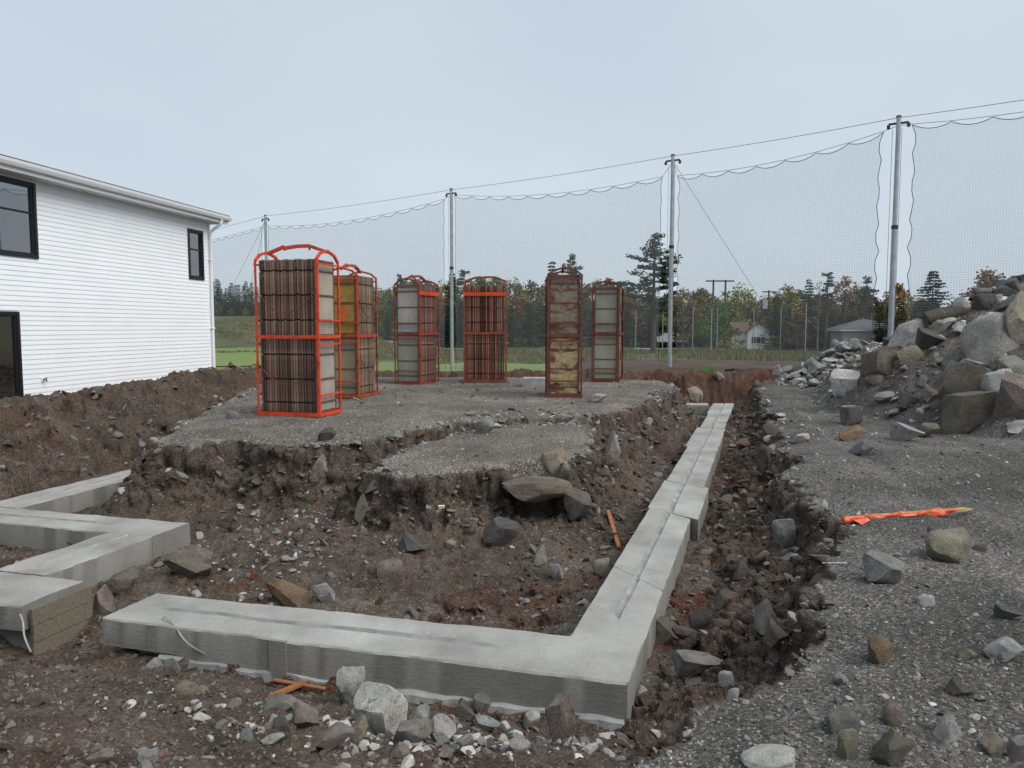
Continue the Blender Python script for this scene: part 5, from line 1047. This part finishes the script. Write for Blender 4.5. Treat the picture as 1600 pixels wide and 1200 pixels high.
# ------------------------------------------------------------------ loose gravel
def stones(name, n, sub, sampler, size, label, seed, sink=.2, flat=(.45, .85), pale=0.):
    r = np.random.default_rng(seed); x, y = sampler(r, n); n = len(x); z = np.zeros(n); so = np.zeros(n); nr_ = y < 24
    z[nr_], so[nr_], re__, pl__, bl__ = near_h(x[nr_], y[nr_], True); dist = np.hypot(x, y); sz = size(r, n, dist, so)
    v, f = ICO[sub] if sub else (None, None)
    shapes = []
    for k in range(24):
        q = v.copy(); nn = r.normal(size=(9, 3)); nn /= np.linalg.norm(nn, axis=1, keepdims=True)
        for m_ in nn:
            t = q@m_-r.uniform(.32, .8); q -= np.outer(np.maximum(t, 0), m_)
        q /= np.abs(q).max()/.95
        q *= r.uniform(.8, 1.2, q.shape)*[1, r.uniform(.6, 1), 1] if sub == 1 else 1; shapes.append(q)
    S = np.array(shapes)[r.integers(0, 24, n)]; S[:, :, 2] *= r.uniform(flat[0], flat[1], (n, 1)); S *= sz[:, None, None]*.5
    a = r.uniform(0, 6.28, n); ca, sa = np.cos(a)[:, None], np.sin(a)[:, None]; tx, ty = r.normal(size=(2, n, 1))*.3
    X_ = S[:, :, 0]*ca-S[:, :, 1]*sa; Y_ = S[:, :, 0]*sa+S[:, :, 1]*ca; Z_ = S[:, :, 2]+X_*tx+Y_*ty
    V_ = np.stack([X_+x[:, None], Y_+y[:, None], Z_+(z+sz*.5*(.5-sink*2))[:, None]], 2).reshape(-1, 3)
    F_ = (f[None]+(np.arange(n)*len(v))[:, None, None]).reshape(-1, 3)
    pg = np.array([(.20, .195, .185), (.13, .128, .122), (.28, .275, .262), (.09, .088, .085), (.23, .205, .175), (.40, .39, .37), (.17, .15, .13)]); pr_g = [.24, .25, .15, .16, .1, .04, .06]
    ps = np.array([(.095, .076, .06), (.135, .112, .09), (.165, .155, .142), (.07, .055, .044), (.26, .25, .235), (.12, .068, .047)]); pr_s = [.30, .26, .19, .18, .04, .03]
    cg = pg[r.choice(len(pg), n, p=pr_g)]; cs = ps[r.choice(len(ps), n, p=pr_s)]; so = np.where(r.random(n) < pale, 0, so); cg = np.where((r.random(n) < pale)[:, None], np.array((.33, .315, .29))*r.uniform(.7, 1.35, (n, 1)), cg); c = np.where((so > .5)[:, None], cs, cg)*r.uniform(.8, 1.25, (n, 1))
    c = np.repeat(np.concatenate([c, np.ones((n, 1))], 1), len(f), 0)
    me_ = np_mesh(name, V_, F_, {'tint': ('FACE', 'FLOAT_COLOR', c)}); me_.shade_flat(); tag(link(name, me_, None, [M['stone']]), label, None, None, 'stuff')
def fan(r0, r1, pw=1.):
    def f(r, n):
        u = r.random(n)**pw; q = r0*(r1/r0)**u; a = r.uniform(-41, 41, n)*math.pi/180; return q*np.sin(a), q*np.cos(a)
    return f
ICO[0] = (np.array([(1, 0, 0), (-1, 0, 0), (0, 1, 0), (0, -1, 0), (0, 0, 1), (0, 0, -1.)])*.9, np.array([(0, 2, 4), (2, 1, 4), (1, 3, 4), (3, 0, 4), (2, 0, 5), (1, 2, 5), (3, 1, 5), (0, 3, 5)]))
ICO1 = ico(1)
ICO[1] = ICO1
stones('loose_gravel', 30000, 1, fan(2.3, 20), lambda r, n, d, so: (.0085+.0011*d)*np.exp(r.normal(size=n)*.42)*np.where(so > .5, 1.15, 1.), 'loose grey gravel strewn over the plot', 31)
stones('loose_stones', 4600, 2, fan(2.6, 23), lambda r, n, d, so: np.clip((.018+.0026*d)*np.exp(r.normal(size=n)*.45)*np.where(so > .5, 1.25, .8), .012, .14), 'small loose stones strewn over soil and gravel', 32)
def crush(r, n):
    y = r.uniform(15, 21.5, n); t = np.where(r.random(n) < .45, r.uniform(-.8, -.06, n), r.uniform(.66, 1.45, n)); return .18+.338*(y-4.47)+t, y
def scatter(cx, cy, rx, ry):
    return lambda r, n: (cx+rx*r.normal(size=n), cy+ry*r.normal(size=n))
stones('rubble_stones', 620, 2, scatter(-.5, 3.8, .62, .24), lambda r, n, d, so: .042*np.exp(r.normal(size=n)*.5), 'small rubble stones heaped before the footing', 34, pale=.75)
stones('talus_stones', 420, 2, scatter(-2.55, 8.0, .55, .75), lambda r, n, d, so: .05*np.exp(r.normal(size=n)*.4), 'small grey stones on the slope left of the mound', 35, pale=.5)
stones('trench_stones', 700, 2, lambda r, n: (lambda y: (.78+.338*(y-4.33)+.08+r.random(n)*.8, y))(r.uniform(4.3, 18, n)), lambda r, n, d, so: (.045+.003*d)*np.exp(r.normal(size=n)*.5), 'broken stones on the trench floor', 36)
stones('bank_stones', 500, 2, lambda r, n: (lambda y: (.18+.338*(y-4.47)-.06-r.random(n)*1.0, y))(r.uniform(6, 17, n)), lambda r, n, d, so: (.03+.0025*d)*np.exp(r.normal(size=n)*.5), 'broken stones on the bank left of the long footing', 37)
stones('heap_rubble', 1500, 2, lambda r, n: (lambda a, q: (13.2+q*np.cos(a), 14.4+q*np.sin(a)))(r.uniform(2.2, 4.4, n), r.uniform(2.6, 6.9, n)), lambda r, n, d, so: .07*np.exp(r.normal(size=n)*.5), 'small rubble over the rock heap', 38, pale=.3)
stones('heap_blocks', 700, 2, lambda r, n: (lambda a, q: (13.2+q*np.cos(a), 14.4+q*np.sin(a)))(r.uniform(2.2, 4.4, n), r.uniform(2.6, 6.6, n)), lambda r, n, d, so: .17*np.exp(r.normal(size=n)*.4), 'broken blocks over the rock heap', 40, pale=.35)
def band(P, w0, w1, box):
    def f(r, n):
        x = r.uniform(box[0], box[1], n*14); y = r.uniform(box[2], box[3], n*14); d = sdf(x+.16*fbm(x, y, .9, 3, 1), y+.16*fbm(x, y, .9, 3, 21), P); k = (d > w0) & (d < w1); return x[k][:n], y[k][:n]
    return f
for P_, bx_, n_, nm_, sd_ in ((PLATEAU, (-6, 5, 8.3, 20), 1500, 'plateau', 41), (MOUND, (-2.4, 1.9, 7.5, 12.5), 750, 'mound', 42), (RIGHT, (.8, 7, 3, 21), 1100, 'trench', 43)):
    stones('embedded_rubble', n_, 2, band(P_, -.03, .42, bx_), lambda r, n, d, so: np.clip((.045+.0025*d)*np.exp(r.normal(size=n)*.55), .02, .26), 'broken rock bedded in the cut face of the '+nm_, sd_, .30, (.35, .8))
stones('berm_rubble', 900, 2, lambda r, n: (r.uniform(-8.2, -5.6, n), r.uniform(8, 21, n)), lambda r, n, d, so: .075*np.exp(r.normal(size=n)*.5), 'rubble over the dark berm', 44)
stones('pale_rubble', 500, 2, lambda r, n: (lambda a, q: (10.4+q*np.cos(a), 21.6+q*np.sin(a)))(r.uniform(2.0, 5.8, n), 2.6*np.sqrt(r.random(n))), lambda r, n, d, so: .13*np.exp(r.normal(size=n)*.4), 'small pale rubble of the pale heap', 39, pale=.9)
stones('crushed_stone', 1500, 1, crush, lambda r, n, d, so: r.uniform(.03, .09, n), 'pale crushed stone in the far end of the trench', 33)

# ------------------------------------------------------------------ small things lying about
def stick(name, mats, p, q, wd, hg, lab, cat, rise=.02):
    (x0, y0, z0), (x1, y1, z1) = p, q; b = MB().bar((x0, y0, z0+rise), (x1, y1, z1+rise), wd, hg); o = b.build(name, mats); bv = o.modifiers.new('worn edge', 'BEVEL'); bv.width = .002; return tag(o, lab, cat)
p = hit(1318, 819); q = hit(1522, 800); L = Vector(q)-Vector(p); pz = p[2]+.045; qz = q[2]+.03
st_ = empty('survey_stake', (p[0], p[1], pz), math.atan2(L.y, L.x), 'wooden stake wrapped in bright orange tape lying on the gravel', 'stake'); ln = L.length; sl = (qz-pz)/ln
MB().bar((0, 0, 0), (ln*.92, 0, sl*ln*.92), .038, .03).add([(ln*.92, -.019, sl*ln*.92-.015), (ln*.92, .019, sl*ln*.92-.015), (ln*.92, .019, sl*ln*.92+.015), (ln*.92, -.019, sl*ln*.92+.015), (ln, 0, sl*ln)], [(0, 1, 4), (1, 2, 4), (2, 3, 4), (3, 0, 4)]).build('shaft', M['pale_wood'], st_)
tb = MB(); n = 60; m_ = 9
for i in range(n+1):
    t = i/n; xx = -.005+ln*.86*t; 
    for j in range(m_):
        a = 2*math.pi*j/m_; rr0 = .027+.008*math.sin(t*23+j*1.3)+.006*float(gn(np.array(t*14), np.array(j*.7), 3)); dz_ = -.018*max(0, math.sin(t*9+.6))*(1 if math.sin(a) < -.3 else 0)
        tb.v.append((xx+.012*math.sin(a), rr0*math.cos(a)*1.05, sl*xx+rr0*.82*math.sin(a)+dz_))
    if i:
        for j in range(m_): k = (i-1)*m_; tb.f.append((k+j, k+(j+1) % m_, k+m_+(j+1) % m_, k+m_+j)); tb.m.append(0)
tb.build('tape', M['tape'], st_, 60)
MB().add([(.06, -.03, .0), (.20, -.03, .01), (.24, -.075, -.035), (.13, -.085, -.04), (.06, -.03, .004), (.20, -.03, .014), (.24, -.075, -.031), (.13, -.085, -.036)], [(0, 1, 2, 3), (7, 6, 5, 4), (0, 4, 5, 1), (1, 5, 6, 2), (2, 6, 7, 3), (3, 7, 4, 0)]).build('tape_tail', M['tape'], st_)
MB().add([(ln*.70, .03, .02), (ln*.76, .03, .03), (ln*.77, .05, .065), (ln*.71, .05, .06)], [(0, 1, 2, 3)]).build('tape_tail', M['tape'], st_)
stick('wood_offcut', M['orange_wood'], hit(967, 860), hit(950, 802), .045, .03, 'short orange brown board leaning on the bank by the long footing', 'board', .03)
stick('wood_offcut', M['orange_wood'], hit(424, 1091), hit(478, 1068), .05, .022, 'lower wooden strip of the crossed pair before the footing', 'board', .012)
a_, b_ = hit(428, 1070), hit(508, 1084); stick('wood_offcut', M['orange_wood'], a_, b_, .030, .014, 'thin wooden strip crossing over another before the footing', 'board', .035)
stick('wood_offcut', M['orange_wood'], (-4.95, 7.32, -.93), (-4.55, 7.28, -.93), .09, .045, 'orange brown board lying inside the zigzag footing', 'board', .0)
tag(MB().tube([(-4.75, 7.75, -.86), (-4.45, 7.62, -.93), (-4.1, 7.42, -.96)], .011, 6).build('steel_rod', M['dark_metal']), 'dark bent steel rod lying inside the zigzag footing', 'rod')
x, y, z = hit(398, 905); o = put_rock(x, y, z, .075, .03, .13, 'rust', 'upright rust orange brick shard on the slope behind the footing', None, ROCKS, 'brick_shard', .1, .3, .1); o['category'] = 'brick shard'; o.color = (.36, .13, .05, 1)
x, y, z = hit(690, 796); o = MB().box((-.035, -.012, -.018), (.035, .012, .018)).build('wood_chip', M['paper']); o.location = (x, y-.01, z+.03); o.rotation_euler = (.3, 0, .1); tag(o, 'small cream wood chip stuck in the face of the mound', 'wood chip')
# tie straps sticking out of the footings
def strap(pts, lab):
    pts = [Vector(p) for p in pts]; out = []
    for i in range(len(pts)-1):
        p0, p1, p2, p3 = pts[max(i-1, 0)], pts[i], pts[i+1], pts[min(i+2, len(pts)-1)]
        for k in range(8):
            t = k/8; out.append(.5*((2*p1)+(p2-p0)*t+(2*p0-5*p1+4*p2-p3)*t*t+(3*p1-p0-3*p2+p3)*t**3))
    out.append(pts[-1]); b = MB()
    for i in range(len(out)-1): b.bar(out[i], out[i+1]+(out[i+1]-out[i])*.06, .012, .004)
    tag(b.build('tie_strap', M['strap']), lab, 'strap')
e_ = hit(352, 1040)
x0, y0 = at(258, 968, FT); strap([(x0-.05, y0-.03, FT-.24), (x0-.03, y0-.03, FT-.06), (x0, y0-.01, FT+.025), (x0+.10, y0-.09, FT+.01), (x0+.26, y0-.20, FT-.10), (e_[0], e_[1], e_[2]+.01)], 'pale bent strap looping over the left end of the front footing')
x0, y0 = at(30, 962, FT); strap([(x0, y0+.01, FT+.008), (x0+.06, y0-.05, FT-.03), (x0+.10, y0-.10, FT-.12), (x0+.16, y0-.13, FT-.22)], 'pale strap hanging from the stepped footing at the left edge')
a_, b_ = hit(1285, 884), hit(1322, 884); tag(MB().tube([(a_[0], a_[1], a_[2]+.02), (b_[0], b_[1], b_[2]+.02)], .004, 5).build('white_twine', M['white']), 'bit of thin white twine at the trench lip', 'twine')
# grassy tuft and straw
x, y, z = hit(1105, 584); b = MB(); r = random.Random(4)
for i in range(110):
    a = r.uniform(0, 6.28); rr0 = .22*math.sqrt(r.random()); X0, Y0 = x+rr0*math.cos(a)*1.3, y+.3+rr0*math.sin(a); h_ = r.uniform(.12, .3); b.add([(X0-.012, Y0, z-.03), (X0+.012, Y0, z-.03), (X0+r.uniform(-.1, .1), Y0+r.uniform(-.1, .1), z+h_)], [(0, 1, 2)])
tag(b.build('weed_tuft', M['weed']), 'small bright green weed tuft on the far red bank', 'plant')
b = MB()
for i in range(60):
    x, y = r.uniform(-3.0, -1.2), r.uniform(2.9, 4.9); z = H1(x, y); a = r.uniform(0, 6.28); l_ = r.uniform(.03, .12); b.bar((x, y, z+.012), (x+l_*math.cos(a), y+l_*math.sin(a), z+.012+r.uniform(0, .03)), .002)
tag(b.build('straw', M['board']), 'dry straw bits on the foreground soil', None, None, 'stuff')
